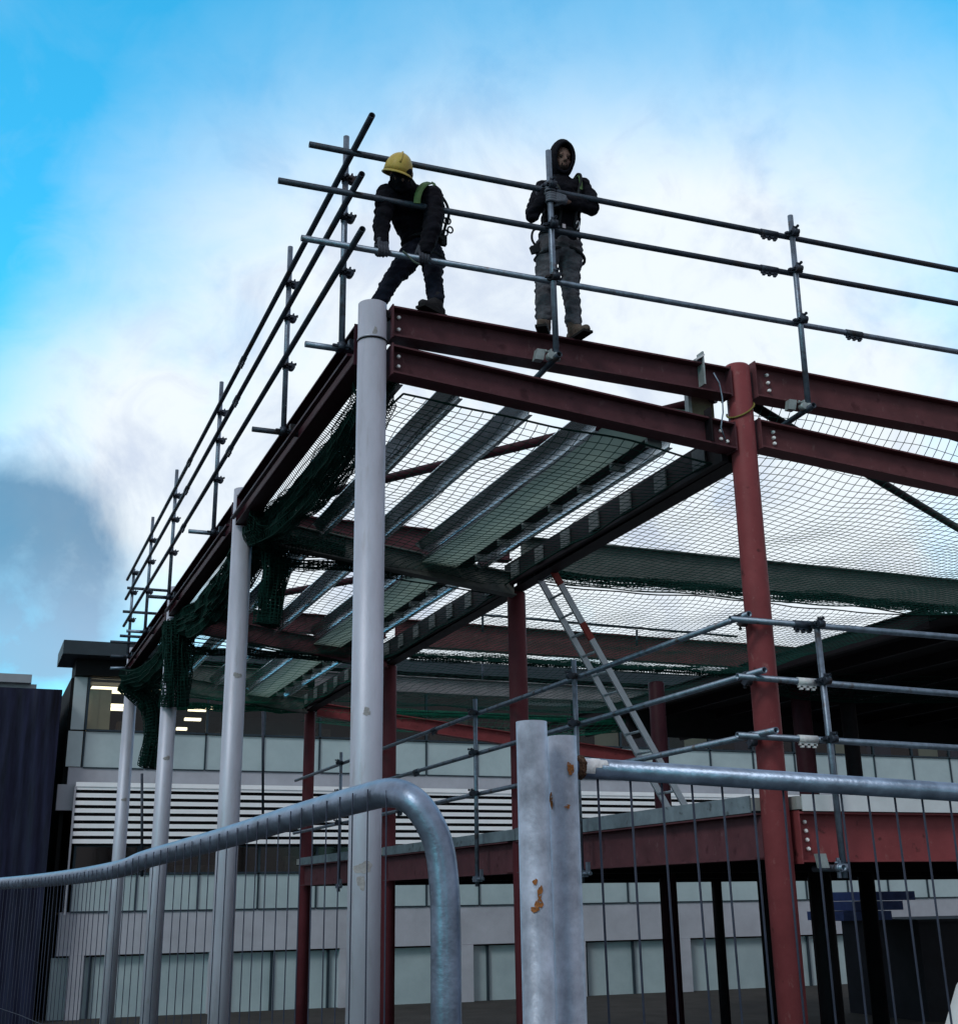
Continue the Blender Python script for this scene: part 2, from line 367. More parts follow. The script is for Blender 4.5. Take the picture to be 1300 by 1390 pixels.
# ------------------------------------------------------------------ red columns
def red_column(x, y, z0, z1, r, label, mt='redcol', grp=None):
    t_ = thing('steel_column', label, 'column', (x, y, z0), grp)
    MB().tube([(x, y, z0), (x, y, z1-.02), (x, y, z1)], [r, r, r*.93], 28).build('column_shaft', M[mt], t_)
    MB().tube([(x, y, z0), (x, y, z0+.03)], r*1.7, 20).build('base_plate', M[mt], t_)
    return t_
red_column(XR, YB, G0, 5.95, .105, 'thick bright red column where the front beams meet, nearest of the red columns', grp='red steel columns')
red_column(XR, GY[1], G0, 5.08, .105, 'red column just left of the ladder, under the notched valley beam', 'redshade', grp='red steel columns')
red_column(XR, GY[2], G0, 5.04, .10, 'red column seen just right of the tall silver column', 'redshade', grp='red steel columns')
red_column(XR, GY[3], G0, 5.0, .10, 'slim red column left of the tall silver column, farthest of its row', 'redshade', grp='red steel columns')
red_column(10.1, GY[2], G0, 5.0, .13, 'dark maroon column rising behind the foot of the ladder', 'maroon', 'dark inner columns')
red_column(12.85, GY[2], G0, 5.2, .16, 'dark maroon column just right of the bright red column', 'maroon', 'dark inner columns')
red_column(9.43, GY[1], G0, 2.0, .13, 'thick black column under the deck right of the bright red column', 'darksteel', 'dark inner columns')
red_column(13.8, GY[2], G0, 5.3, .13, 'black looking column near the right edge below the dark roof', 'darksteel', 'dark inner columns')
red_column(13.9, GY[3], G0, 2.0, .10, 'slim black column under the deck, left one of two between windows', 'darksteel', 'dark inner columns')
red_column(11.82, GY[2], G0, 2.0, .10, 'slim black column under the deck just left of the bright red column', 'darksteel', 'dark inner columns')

# ------------------------------------------------------------------ beams
def beam(label, p0, p1, depth, width, mt, bolts=(), plates=True, grp=None, tf=.014, name='steel_beam'):
    p0, p1 = Vector(p0), Vector(p1); a = (p1-p0).normalized()
    t_ = thing(name, label, 'beam', tuple(p0.lerp(p1, .5)-Vector((0, 0, depth))), grp)
    MB().ibeam(p0+a*.012, p1-a*.012, depth, width, tf).build('beam_body', M[mt], t_)
    sd_ = a.cross(Vector((0, 0, 1))).normalized()
    if plates:
        for p, s_ in ((p0, 1), (p1, -1)):
            MB().obox(p+a*s_*.006-Vector((0, 0, depth/2)), a*.0055, sd_*width*.5, Vector((0, 0, depth*.5+.012))).build('end_plate', M[mt], t_)
    for (dist, dz) in bolts:      # distance from p0, depth below the top; on the camera side of the web
        c = p0+a*dist-Vector((0, 0, dz)); f = sd_ if sd_.dot(Vector(CAM)-c) > 0 else -sd_
        MB().tube([c+f*.004, c+f*.026, c+f*.034], [.0155, .0155, .010], 8).build('bolt', M['bolt'], t_)
    return t_
def bz(top0, sl): return lambda x: top0+sl*(x-XC)
# front, upper and lower
zu = bz(5.968, -.0245); zl = bz(5.66, -.085)
xa, xb, xe = XC+.13, XR-.115, 10.6
beam('upper red beam along the front, between silver and red columns, with workers on top', (xa, YB, zu(xa)), (xb, YB, zu(xb)), .245, .17, 'red2',
     [(.07, .06), (.07, .16)], grp='front beams')
beam('lower sloping red beam along the front, between the silver and red columns', (xa, YB, zl(xa)), (xb, YB, zl(xb)), .225, .17, 'red2',
     [(.07, .06), (.07, .14), (xb-xa-.10, .07), (xb-xa-.10, .14), (xb-xa-.04, .15)], grp='front beams')
beam('upper red beam running right from the bright red column, three bolts at its end', (XR+.12, YB, 5.975), (xe, YB, 5.82), .30, .17, 'red',
     [(.16, .065), (.165, .135), (.17, .205)], grp='front beams')
beam('lower red beam running right from the bright red column, three bolts at its end', (XR+.12, YB, 5.465), (xe, YB, 5.10), .24, .17, 'red',
     [(.17, .06), (.172, .11), (.175, .16)], grp='front beams')
# left edge beam, one length per bay, a flat angle outside it
for k in range(3):
    y0, y1 = GY[k]+.13, GY[k+1]-.13
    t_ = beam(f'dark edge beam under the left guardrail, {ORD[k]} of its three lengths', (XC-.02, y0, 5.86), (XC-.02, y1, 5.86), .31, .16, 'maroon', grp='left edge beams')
    MB().box((XC-.155, y0, 5.60), (XC-.115, y1, 5.62)).build('ledge_angle', M['maroon'], t_)
# gridlines behind: level beams and sloping rafters
for k in (1, 2, 3):
    y = GY[k]; d = ('second', 'third', 'fourth')[k-1]
    beam(f'level beam left of the valley on the {d} frame line, seen through netting', (XC+.12, y, 5.74), (XR-.06, y, 5.72), .28, .15,
         'red2' if k < 3 else 'greybeam', plates=False, grp='inner roof beams')
    zr = lambda x: 5.63-.117*(x-XC)-.02*k
    beam(f'sloping rafter left of the valley on the {d} frame line', (XC+.12, y-.20, zr(XC)), (XR-.10, y-.20, zr(XR)), .26, .15,
         {1: 'greybeam', 2: 'red2', 3: 'greybeam'}[k], plates=False, grp='inner rafters')
    beam(f'long level beam right of the valley on the {d} frame line', (XR+.06, y, 5.74), (16.5, y, 5.70), .40 if k < 3 else .30, .18,
         {1: 'greybeam', 2: 'red', 3: 'greylight'}[k], plates=False, grp='inner roof beams')
a_, b_ = on(1, 425, 958, GY[3]), on(1, 863, 1027, GY[3])
beam('red rafter sloping down to the right between two far red columns', (a_.x, GY[3]-.25, a_.z+.02), (b_.x, GY[3]-.25, b_.z+.05), .24, .15, 'redcol', plates=False, grp='inner rafters')
# valley beam with cleats, tray and noggins per bay
for k in range(3):
    y0, y1 = GY[k]+.07, GY[k+1]-.07
    z0 = 5.33-.04*k
    t_ = beam(f'dark notched valley beam on the red columns, {ORD[k]} of three lengths', (XR-.02, y0, z0), (XR-.02, y1, z0-.03), .22, .17, 'darksteel', plates=False, grp='valley beams')
    n_ = 7
    for i in range(n_):
        y = y0+(i+.5)*(y1-y0)/n_
        MB().box((XR-.19, y-.10, z0-.17), (XR-.175, y+.10, z0-.0)).build('cleat', M['cleatdim'], t_)
    MB().box((XR-.17, y0, z0-.215), (XR-.11, y1, z0+.035)).build('side_plate', M['darksteel'], t_)
    g_ = thing('gutter_board', f'green grey gutter board beside the valley beam, {ORD[k]} bay', 'board', (4.85, (y0+y1)/2, z0), 'gutter boards')
    zb = 5.285-.03*k
    MB().add([(4.385, y0, zb), (4.385, y1, zb), (4.80, y1, zb-.03), (4.80, y0, zb-.03)], [(0, 1, 2, 3)]).build('board', M['tray'], g_)
    MB().box((4.802, y0, zb-.02), (4.945, y1, zb-.01)).build('backing', M['recess'], g_)
    for i in range(n_+1):
        y = y0+.1+i*(y1-y0-.2)/n_
        MB().box((4.81, y-.022, zb-.09), (4.94, y+.022, zb-.022)).build('noggin', M['cleat'], g_)
# sigma purlins
PX = [2.72, 3.20, 3.78, 4.36, 5.02]
PN = ['first purlin from the left edge', 'second purlin from the left edge', 'third purlin, in the middle', 'fourth purlin, left of the gutter board', 'fifth purlin, right of the gutter board']
for k in range(3):
    for i, x in enumerate(PX):
        z = 5.43-.10*(x-2.6)-.03*k; y0, y1 = GY[k]+.12, GY[k+1]-.32
        prof = [(.03, .205), (-.078, .205), (-.078, .198), (.008, .132), (-.034, .012), (-.032, 0.), (.002, 0.), (.002, .006),
                (-.025, .006), (-.027, .010), (.016, .132), (-.064, .199), (.03, .200)]
        mb = MB(); mb.section((x, y0, z), (x, y1, z), prof, side=(1, 0, 0))
        o = mb.build('roof_purlin', M['purlin'])
        tag(o, f'galvanised {PN[i]}, in the {ORD[k]} roof bay', 'purlin', 'roof purlins')
# roof braces (round tubes)
def tubeobj(name, label, cat, p0, p1, r, mt, grp=None, hollow=False, parent=None):
    mb = MB(); (mb.pipe if hollow else mb.tube)(*((p0, p1, r) if hollow else ([p0, p1], r, 14)))
    o = mb.build(name, M[mt], parent)
    return tag(o, label, cat, grp) if parent is None else o
tubeobj('roof_brace', 'brown diagonal tube brace crossing above the front left purlins', 'brace', (2.75, 12.5, 5.72), (5.48, 8.32, 5.70), .045, 'maroon', 'roof braces')
tubeobj('roof_brace', 'dark diagonal tube brace going right from the bright red column', 'brace', (5.80, 8.34, 5.72), (13.2, 12.5, 5.72), .042, 'darksteel', 'roof braces')
tubeobj('roof_brace', 'brown diagonal tube brace above the middle left bay', 'brace', (2.75, 17.2, 5.62), (5.48, 13.3, 5.60), .045, 'maroon', 'roof braces')
# brackets and ply at the red column head
t_ = thing('splice_bracket', 'steel bracket plates on the front beams just left of the bright red column', 'bracket', (5.35, YB-.1, 5.2))
MB().box((5.23, YB-.10, 5.70), (5.245, YB-.012, 5.99)).build('upper_plate', M['cleat'], t_)
MB().box((5.26, YB-.10, 5.21), (5.275, YB-.012, 5.50)).build('lower_plate', M['darksteel'], t_)
MB().obox((5.20, YB-.06, 5.93), (.045, 0, .03), (0, .05, 0), (-.004, 0, .006)).build('folded_tab', M['edgelight'], t_)
MB().box((5.34, YB-.014, 5.19), (5.50, YB-.006, 5.36)).build('gusset', M['red2'], t_)
t_ = thing('packing_board', 'pale plywood board behind the beams beside the bright red column', 'board', (5.4, YB+.2, 5.4))
MB().box((5.25, YB+.16, 5.36), (5.47, YB+.18, 5.72)).build('board', M['ply'], t_)
MB().box((5.215, YB+.14, 5.36), (5.245, YB+.20, 5.72)).build('edge_batten', M['cleat'], t_)
ga, gb = on(1, 893, 552, YB+.15), on(1, 931, 590, YB+.15)
tag(MB().box((ga.x, YB+.14, gb.z), (gb.x, YB+.16, ga.z)).build('green_panel', M['tray']), 'small green grey panel between the two front beams', 'panel')
# rope and wire at the red column
pts = [Vector((XR+.115*math.cos(a), YB+.115*math.sin(a), 5.60+.10*math.sin(a*1.0+1.0)-.04)) for a in [math.pi*(.75+i/14) for i in range(18)]]
tag(MB().tube(pts, .008, 6).build('rope', M['rope']), 'yellow rope looped round the head of the bright red column', 'rope')
tag(MB().tube([on(1, 968+x, y, YB-.17+dy) for x, y, dy in ((0, 506, 0), (8, 520, 0), (12, 540, -.02), (13, 560, 0), (10, 580, 0), (17, 600, .02))], .006, 6).build('tie_wire', M['galv']),
    'grey tie wire hanging left of the bright red column head', 'wire')

# ------------------------------------------------------------------ scaffold couplers and tubes
RT = .0245
def coupler(mb, c, a1, a2, r=RT):
    """right-angle clamp: a collar on each tube, a body between, two bolts with nuts and flaps"""
    c = Vector(c); a1 = Vector(a1).normalized(); a2 = Vector(a2).normalized(); n_ = a1.cross(a2).normalized()
    o1, o2 = c, c+n_*r*2.05
    for o_, a in ((o1, a1), (o2, a2)):
        mb.tube([o_-a*.028, o_+a*.028], r*1.28, 10)
    mb.obox((o1+o2)/2, a1*.024, a2*.024, n_*r*.5)
    for o_, a, b_ in ((o1, a1, a2), (o2, a2, a1)):
        for s_ in (1,):
            q = o_+b_*s_*r*1.5
            mb.tube([q-n_*.03, q+n_*.045], .0075, 6); mb.tube([q+n_*.03, q+n_*.045], .013, 6)
            mb.obox(q, a*.022, b_*.016, n_*.006)
    for s_ in (-1, 1):
        mb.obox(o1+a2*s_*r*1.9+a1*.004, a2*.024, a1*.008, n_*.012)
def sleeve(mb, c, a, r=RT):
    c = Vector(c); a = Vector(a).normalized(); s_, u_ = perp(a)
    mb.tube([c-a*.085, c+a*.085], r*1.25, 10)
    mb.obox(c-Vector((0, 0, 1))*r*1.35, a*.08, s_*.012, u_*.014)
    for q in (-.055, .0, .055): mb.obox(c+a*q-Vector((0, 0, 1))*r*2.0, a*.012, s_*.012, Vector((0, 0, .014)))
GZ = [7.17, 6.82, 6.34]   # guardrail heights
RN = ['top', 'middle', 'bottom']
yF, xA = YB-.17, 2.22
# front rails
starts = [on(1, 420, 196, yF), on(1, 378, 245, yF), on(1, 409, 323, yF)]
ends = [on(1, 1260, 359, yF), on(1, 1260, 405, yF), on(1, 1260, 471, yF)]
for i in range(3):
    p0, p1 = starts[i], ends[i]; d = (p1-p0).normalized(); p1 = p1+d*2.9
    t_ = thing('guardrail_tube', f'{RN[i]} tube of the front guardrail running past the two workers', 'rail', tuple(p0), 'front guardrail tubes')
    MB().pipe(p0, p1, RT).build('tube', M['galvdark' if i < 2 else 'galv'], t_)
    mb = MB(); q = {0: (1043, 318), 1: (1043, 366), 2: (1158, 454)}[i]; c = on(1, *q, yF)
    tt = (c-p0).dot(d); sleeve(mb, p0+d*tt, d); mb.build('sleeve_coupler', M['galvdark'], t_)
FR = list(zip(starts, ends))
def railpt(i, x):
    p0, p1 = FR[i]; return p0.lerp(p1, (x-p0.x)/(p1.x-p0.x))
# front uprights
def upright_front(label, ptop, pbot):
    yU = yF-.053
    a = on(1, *ptop, yU); b = on(1, *pbot, yU); d = (a-b).normalized()
    t_ = thing('guardrail_post', label, 'post', tuple(b), 'front guardrail posts')
    MB().pipe(a, b, RT).build('tube', M['galv'], t_)
    for i in range(3):
        q = railpt(i, b.x); c = b+d*((q.z-b.z)/d.z)
        mb = MB(); coupler(mb, c, d, (-1, 0, 0)); mb.build('coupler', M['galvdark'], t_)
    # foot: stub under the bottom flange and a beam clamp
    MB().pipe(b+Vector((-.02, -.10, .0)), b+Vector((-.02, .34, -.02)), RT).build('foot_tube', M['galvdark'], t_)
    mb = MB(); coupler(mb, b+Vector((0, 0, .02)), d, (0, 1, 0))
    mb.obox(b+Vector((-.10, .10, .06)), (.035, 0, 0), (0, .03, 0), (.01, 0, .045)); mb.build('beam_clamp', M['cleat'], t_)
upright_front('guardrail post the hooded worker holds, on the front beam', (744, 205), (755, 488))
upright_front('guardrail post standing right of the bright red column, on the front beam', (1072, 293), (1097, 556))
# side rails (left edge)
yA0 = [on(0, 505, 166, xA).y, on(0, 491, 257, xA).y, on(0, 492, 320, xA).y]
for i in range(3):
    t_ = thing('guardrail_tube', f'{RN[i]} tube of the left side guardrail running away into the distance', 'rail', (xA, yA0[i], GZ[i]), 'left guardrail tubes')
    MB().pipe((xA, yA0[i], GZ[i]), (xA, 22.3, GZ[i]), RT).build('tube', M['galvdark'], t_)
    for q in (12.2+.25*i, 15.6+.1*i):
        mb = MB(); sleeve(mb, (xA, q, GZ[i]), (0, 1, 0)); mb.build('sleeve_coupler', M['galvdark'], t_)
PY = [8.42, 10.33, 13.77, 17.15, 19.6, 21.8]
PL = ['nearest post of the left guardrail, beside the bending worker', 'second post of the left guardrail from the corner', 'third post of the left guardrail from the corner',
      'fourth post of the left guardrail from the corner', 'fifth post of the left guardrail from the corner', 'farthest post of the left guardrail, with cross tubes']
for k, y in enumerate(PY):
    xU = xA+.053; zt, zb = 7.56 if k < 5 else 7.25, 5.74
    t_ = thing('guardrail_post', PL[k], 'post', (xU, y, zb), 'left guardrail posts')
    MB().pipe((xU, y, zt), (xU, y, zb), RT).build('tube', M['galv'], t_)
    for i in range(3):
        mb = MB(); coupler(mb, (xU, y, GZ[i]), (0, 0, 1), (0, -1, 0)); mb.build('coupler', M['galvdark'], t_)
    zs = 5.72
    MB().pipe((xU-.27, y+.05, zs), (XC+.06, y+.05, zs+.0), RT).build('foot_tube', M['galvdark' if k % 2 else 'galv'], t_)
    mb = MB(); coupler(mb, (xU, y, zs), (0, 0, 1), (1, 0, 0)); mb.obox((XC-.07, y+.05, zs+.04), (.03, 0, 0), (0, .03, 0), (0, 0, .045)); mb.build('beam_clamp', M['galvdark'], t_)
for i, (px0, py0, px1) in enumerate(((173, 798, 250), (167, 830, 246), (163, 863, 226), (150, 871, 212))):
    a = on(1, px0, py0, 21.72); b = on(1, px1, py0, 21.72); b.z = a.z
    tubeobj('cross_tube', f'short cross tube at the far end of the left guardrail, {["top", "second", "third", "bottom"][i]} of four', 'tube', a, b, RT, 'galvdark', 'far end cross tubes', True)
# stub of scaffold at the far column
tubeobj('cross_tube', 'pale short tube sticking out beside the farthest silver column', 'tube', on(1, 150, 907, 22.2), on(1, 180, 907, 22.2), RT, 'galv', None, True)

# ------------------------------------------------------------------ first-floor deck
XD = XR-.13; yD1 = GY[3]+.2
t_ = thing('floor_deck', 'first floor concrete deck edged with pale galvanised trim', 'floor', (12, 15, 2.33))
MB().box((XD+.012, YB+.12, 2.345), (22, yD1, 2.44)).box((XR+.13, YB-.10, 2.345), (22, YB+.118, 2.44)).build('slab', M['concrete'], t_)
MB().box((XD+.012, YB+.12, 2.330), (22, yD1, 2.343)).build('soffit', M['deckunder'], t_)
for k, (y0, y1) in enumerate(((YB+.13, GY[1]-.12), (GY[1]-.10, GY[2]-.14), (GY[2]-.0, GY[3]-.1))):
    MB().box((XD-.002, y0, 2.332), (XD+.010, y1, 2.455-.01*(k == 1))).build('edge_trim', M['edge'], t_)
MB().box((XR+.17, YB-.115, 2.332), (22, YB-.102, 2.452)).build('edge_trim', M['edgelight'], t_)
for k in range(3):
    beam(f'deck edge beam between red columns, {ORD[k]} of three going back', (XD+.09, GY[k]+.11, 2.328), (XD+.09, GY[k+1]-.11, 2.328), .335, .17, 'red2', plates=False, grp='deck edge beams')
beam('bright red deck beam running right from the nearest red column, four bolts', (XR+.14, YB, 2.328), (12, YB, 2.328), .36, .18, 'redcol',
     [(.10, .07), (.105, .135), (.11, .20), (.115, .265)], grp='front deck beam')
for k in range(1, 4):
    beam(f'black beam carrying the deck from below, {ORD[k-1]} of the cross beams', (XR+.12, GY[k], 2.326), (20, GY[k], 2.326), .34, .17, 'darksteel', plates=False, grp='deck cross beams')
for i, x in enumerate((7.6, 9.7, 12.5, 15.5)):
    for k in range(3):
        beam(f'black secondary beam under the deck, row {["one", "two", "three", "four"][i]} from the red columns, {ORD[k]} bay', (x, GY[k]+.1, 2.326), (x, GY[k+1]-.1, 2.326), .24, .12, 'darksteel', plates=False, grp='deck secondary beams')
# deck guardrail: rails along the left edge
DZ = [3.79, 3.335, 2.88]; xD = XR-.19
for i in range(3):
    e0 = [8.02, 7.88, 7.80][i]
    t_ = thing('guardrail_tube', f'{RN[i]} tube of the deck guardrail going back from the bright red column', 'rail', (xD, e0, DZ[i]), 'deck side rails')
    MB().pipe((xD, e0, DZ[i]), (xD, 22.6, DZ[i]), RT).build('tube', M['galv'], t_)
    mb = MB(); sleeve(mb, (xD, 15.2+.7*i, DZ[i]), (0, 1, 0)); mb.build('sleeve_coupler', M['galvdark'], t_)
    mb = MB(); coupler(mb, (xD, YB-.06, DZ[i]), (0, 1, 0), (1, 0, 0)); mb.build('coupler', M['galvdark'], t_)
for k, (y, lb) in enumerate(((11.0, 'deck guardrail post seen behind the fence corner post'), (13.65, 'deck guardrail post right of the curved fence tube'), (19.4, 'deck guardrail post left of the tall silver column'))):
    t_ = thing('guardrail_post', lb, 'post', (xD-.053, y, 1.9), 'deck guardrail posts')
    MB().pipe((xD-.053, y, 3.95), (xD-.053, y, 1.87), RT).build('tube', M['galv'], t_)
    for i in range(3):
        mb = MB(); coupler(mb, (xD-.053, y, DZ[i]), (0, 0, 1), (0, 1, 0)); mb.build('coupler', M['galvdark'], t_)
    mb = MB(); mb.obox((xD-.05, y, 1.95), (.04, 0, 0), (0, .05, 0), (0, 0, .03)); mb.obox((xD-.07, y-.17, 2.0), (.015, 0, 0), (0, .02, 0), (0, 0, .05))
    mb.tube([(xD-.06, y-.2, 1.95), (xD-.06, y+.1, 1.95)], .018, 8); mb.build('beam_clamp', M['galv'], t_)
yf2 = YB-.16
for i in range(3):
    a = on(1, (990, 1000, 1000)[i], (840, 918, 998)[i], yf2); b = on(1, 1258, (862, 939, 1013)[i], yf2); d = (b-a).normalized()
    t_ = thing('guardrail_tube', f'{RN[i]} tube of the deck guardrail going right across the bright red column', 'rail', tuple(a), 'deck front rails')
    MB().pipe(a, b+d*4, RT).build('tube', M['galv'], t_)
    mb = MB(); sleeve(mb, a+d*(.62 if i else .66), d); mb.build('sleeve_coupler', M['whiteweld' if i else 'galvdark'], t_)
a = on(1, 1108, 850, yf2-.053); b = on(1, 1146, 1192, yf2-.053)
t_ = thing('guardrail_post', 'leaning deck guardrail post right of the bright red column', 'post', tuple(b), 'deck guardrail posts')
MB().pipe(a, b, RT).build('tube', M['galv'], t_)
for i in range(3):
    mb = MB(); coupler(mb, a.lerp(b, (a.z-(3.73, 3.29, 2.85)[i]+.0)/(a.z-b.z)), (a-b), (-1, 0, 0)); mb.build('coupler', M['galvdark'], t_)
c = on(1, 1138, 1178, yf2-.06)
MB().pipe(c+Vector((0, -.06, 0)), c+Vector((0, .3, 0)), RT).build('foot_tube', M['galv'], t_)
mb = MB(); coupler(mb, c, (0, 1, 0), (0, 0, 1)); mb.build('coupler', M['galv'], t_); MB().obox(c+Vector((-.13, .02, .05)), (.032, 0, 0), (0, .03, 0), (-.01, 0, .05)).build('beam_clamp', M['cleat'], t_)
# rail and stubs above the third frame line
y3 = GY[2]-.1
a, b = on(1, 600, 830, y3), on(1, 1000, 864, y3)
t_ = thing('guardrail_tube', 'thin tube rail above the far red beam, seen through the net', 'rail', tuple(a))
MB().pipe(a, b, .02).build('tube', M['galvdark'], t_)
for px_ in (655, 864): MB().tube([on(1, px_, 836+(px_-655)*.09, y3), on(1, px_, 858+(px_-655)*.09, y3)], .02, 8).build('stub', M['galvdark'], t_)
for i, (px_, a_, b_) in enumerate(((357, 965, 1105), (193, 1050, 1190), (655, 890, 935))):
    tubeobj('scaffold_pole', ('thin upright pole in front of the office between silver columns', 'thin upright pole between the two farthest silver columns', 'short upright pole against the office roof')[i], 'pole',
            on(1, px_, a_, 23.5), on(1, px_, b_, 23.5), .024, 'galvdark')

# ------------------------------------------------------------------ ladder
yL = 12.35; top = on(1, 728, 778, yL); bot = on(1, 908, 1100, yL)
sl = (bot.x-top.x)/(top.z-bot.z); P0 = Vector((top.x, yL, top.z)); P1 = Vector((top.x+sl*(top.z-2.46), yL, 2.46)); d = (P1-P0).normalized()
wv = Vector((0, -.36, 0)); nn_ = d.cross(wv).normalized()
t_ = thing('ladder', 'aluminium ladder with red marks leaning on the notched valley beam', 'ladder', tuple(P1))
for s_ in (0, 1):
    o = wv*s_; st = MB().obox((P0+P1)/2+o, d*(P1-P0).length/2, Vector((0, .014, 0)), nn_*.034).build('stile', M['alu'], t_)
    MB().obox(P1+o-d*.02, d*.05, Vector((0, .018, 0)), nn_*.04).build('foot', M['black'], st)
    for q in (((.02, .075), (.225, .29)) if s_ == 1 else ()):
        MB().obox(P0.lerp(P1, sum(q)/2)+o, d*(P1-P0).length*(q[1]-q[0])/2, Vector((0, .016, 0)), nn_*.036).build('red_marking', M['ladred'], st)
nr = 13
for i in range(nr):
    p = P0.lerp(P1, (i+.35)/nr); MB().tube([p, p+wv], .014, 8).build('rung', M['alu'], t_)

# ------------------------------------------------------------------ nets
def netmesh(fn, nu, nv, r, mb=None, sides=3, keep=None, sub=1):
    """cords along both directions of the surface fn(u,v), u,v in 0..1"""
    mb = mb or MB()
    for i in range(nu+1):
        mb.tube([fn(i/nu, j/(nv*sub)) for j in range(nv*sub+1)], r, sides, cap=False, smooth=False)
    for j in range(nv+1):
        mb.tube([fn(i/(nu*sub), j/nv) for i in range(nu*sub+1)], r, sides, cap=False, smooth=False)
    return mb
def bay_net(label, x0, x1, y0, y1, zf, step=.090, r=.0037, seed=0, mt='net', skew=.0):
    def fn(u, v):
        x = x0+(x1-x0)*u; y = y0+(y1-y0)*v
        x += .06*mnoise.noise(Vector((x*1.1, y*1.1, seed)))+skew*(v-.5)*math.sin(math.pi*u); y += .07*mnoise.noise(Vector((x*.9, y*.9, seed+9)))
        z = zf(u, v)+.045*mnoise.noise(Vector((x*1.3, y*1.3, seed+4)))
        return Vector((x, y, z))
    nu, nv = int(abs(x1-x0)/step), int(abs(y1-y0)/step)
    t_ = thing('safety_net', label, 'net', ((x0+x1)/2, (y0+y1)/2, zf(.5, .5)), 'roof safety nets')
    netmesh(fn, nu, nv, r).build('netting', M[mt], t_)
    bd = MB(); k = 24
    for pts in ([fn(i/k, 0) for i in range(k+1)], [fn(i/k, 1) for i in range(k+1)], [fn(0, i/k) for i in range(k+1)], [fn(1, i/k) for i in range(k+1)]):
        bd.tube(pts, .009, 5)
    bd.build('border_rope', M['netdark'], t_)
def sagf(z0, sag, dzu=0, dzv=0): return lambda u, v: z0-sag*(4*u*(1-u))**.6*(4*v*(1-v))**.6*1.0+dzu*u+dzv*v
bay_net('green safety net slung under the front left purlins', XC+.28, XR-.22, YB+.12, GY[1]-.05, sagf(5.36, .12, -.24, 0), seed=1)
bay_net('green safety net under the middle left purlins', XC+.28, XR-.22, GY[1]+.05, GY[2]-.05, sagf(5.28, .12, -.24), step=.10, r=.0038, seed=2)
bay_net('green safety net under the far left purlins', XC+.28, XR-.22, GY[2]+.05, GY[3]-.05, sagf(5.24, .14, -.22), step=.14, r=.0034, seed=3, mt='netgreen')
def zright(u, v): return 5.22+.50*math.exp(-v*9)*(.6+.4*math.cos(3*u))-.10*(4*u*(1-u))*(4*v*(1-v))**.5
bay_net('green safety net right of the bright red column, behind the front beams', XR+.14, 12.2, YB+.14, GY[1]-.05, zright, seed=4)
bay_net('green safety net right of the valley in the second bay, above the ladder', XR+.14, 11.75, GY[1]+.05, GY[2]-.05, sagf(5.20, .16), seed=5)
bay_net('green safety net right of the valley in the third bay', XR+.14, 11.75, GY[2]+.05, GY[3]-.05, sagf(5.2, .18), step=.13, r=.0034, seed=6)
bay_net('far green safety net right of the valley in front of the office roof', XR+.1, 12.5, GY[3]-.5, GY[3]+1.2, sagf(5.0, .25), step=.14, r=.003, seed=7, mt='netgreen')
# bunched nets: several loose folds following a path
def bundle(label, path, wid, layers, step, r, mt, seed, fold=.10, n=None, name='net_bundle', flat=None):
    path = [Vector(p) for p in path]
    ln = [0]
    for a, b in zip(path, path[1:]): ln.append(ln[-1]+(b-a).length)
    def at(t):
        s_ = t*ln[-1]
        for i in range(len(path)-1):
            if s_ <= ln[i+1] or i == len(path)-2:
                q = (s_-ln[i])/(ln[i+1]-ln[i]); a = path[max(i-1, 0)]; b = path[i]; c = path[i+1]; d = path[min(i+2, len(path)-1)]
                p = .5*((2*b)+(c-a)*q+(2*a-5*b+4*c-d)*q*q+(3*b-a-3*c+d)*q**3)
                return p, (c-b).normalized()
    mb = MB(); rnd = random.Random(seed)
    for L_ in range(layers):
        ph = rnd.uniform(0, 6.28); rr = wid*(.45+.55*(L_+1)/layers)
        circ = 2*math.pi*rr; nu = max(8, int(circ/step)); nv = int(ln[-1]/step)
        def fn(u, v, ph=ph, rr=rr, L_=L_):
            p, t = at(v); s_, up = perp(t); a = u*2*math.pi+ph
            rad = rr*(1+.35*math.sin(3*a+5*v+ph)*.6+.9*fold/wid*mnoise.noise(Vector((math.cos(a)*2, math.sin(a)*2, v*ln[-1]*1.6+seed+L_*5))))
            o_ = s_*math.cos(a)*rad+up*math.sin(a)*rad
            if flat: o_ = Vector((o_.x*flat[0], o_.y*flat[1], o_.z*flat[2]))
            return p+o_+Vector((1, 1, 1))*.02*mnoise.noise(p*6+Vector((a, L_, 0)))
        netmesh(fn, nu, nv, r, mb)
    return tag(mb.build(name, M[mt]), label, 'net', 'bunched nets')
bundle('dark green bunched net hanging along the left edge beam in the front bay', [(2.60, 8.6, 5.50), (2.68, 9.6, 5.40), (2.70, 10.8, 5.38), (2.66, 12.0, 5.42), (2.56, 12.85, 5.50)], .14, 4, .05, .0045, 'netdark', 3, flat=(1.0, 1, 1.15))
bundle('dark green net swag spread behind the second silver column head', [(2.50, 12.2, 5.50), (2.62, 12.60, 5.36), (2.95, 12.75, 5.40), (3.5, 12.80, 5.38)], .12, 4, .045, .005, 'netdark', 5)
bundle('dark green net hanging down beside the second silver column', [(2.76, 12.9, 5.45), (2.78, 12.85, 5.1), (2.77, 12.87, 4.8), (2.75, 12.85, 4.50)], .125, 6, .034, .0050, 'netdark', 8, flat=(1.0, .6, 1))
bundle('black bunched net along the left edge beam in the middle bay', [(2.60, 13.2, 5.45), (2.66, 14.6, 5.32), (2.66, 16.2, 5.32), (2.56, 17.5, 5.42)], .17, 5, .05, .008, 'netdark', 11)
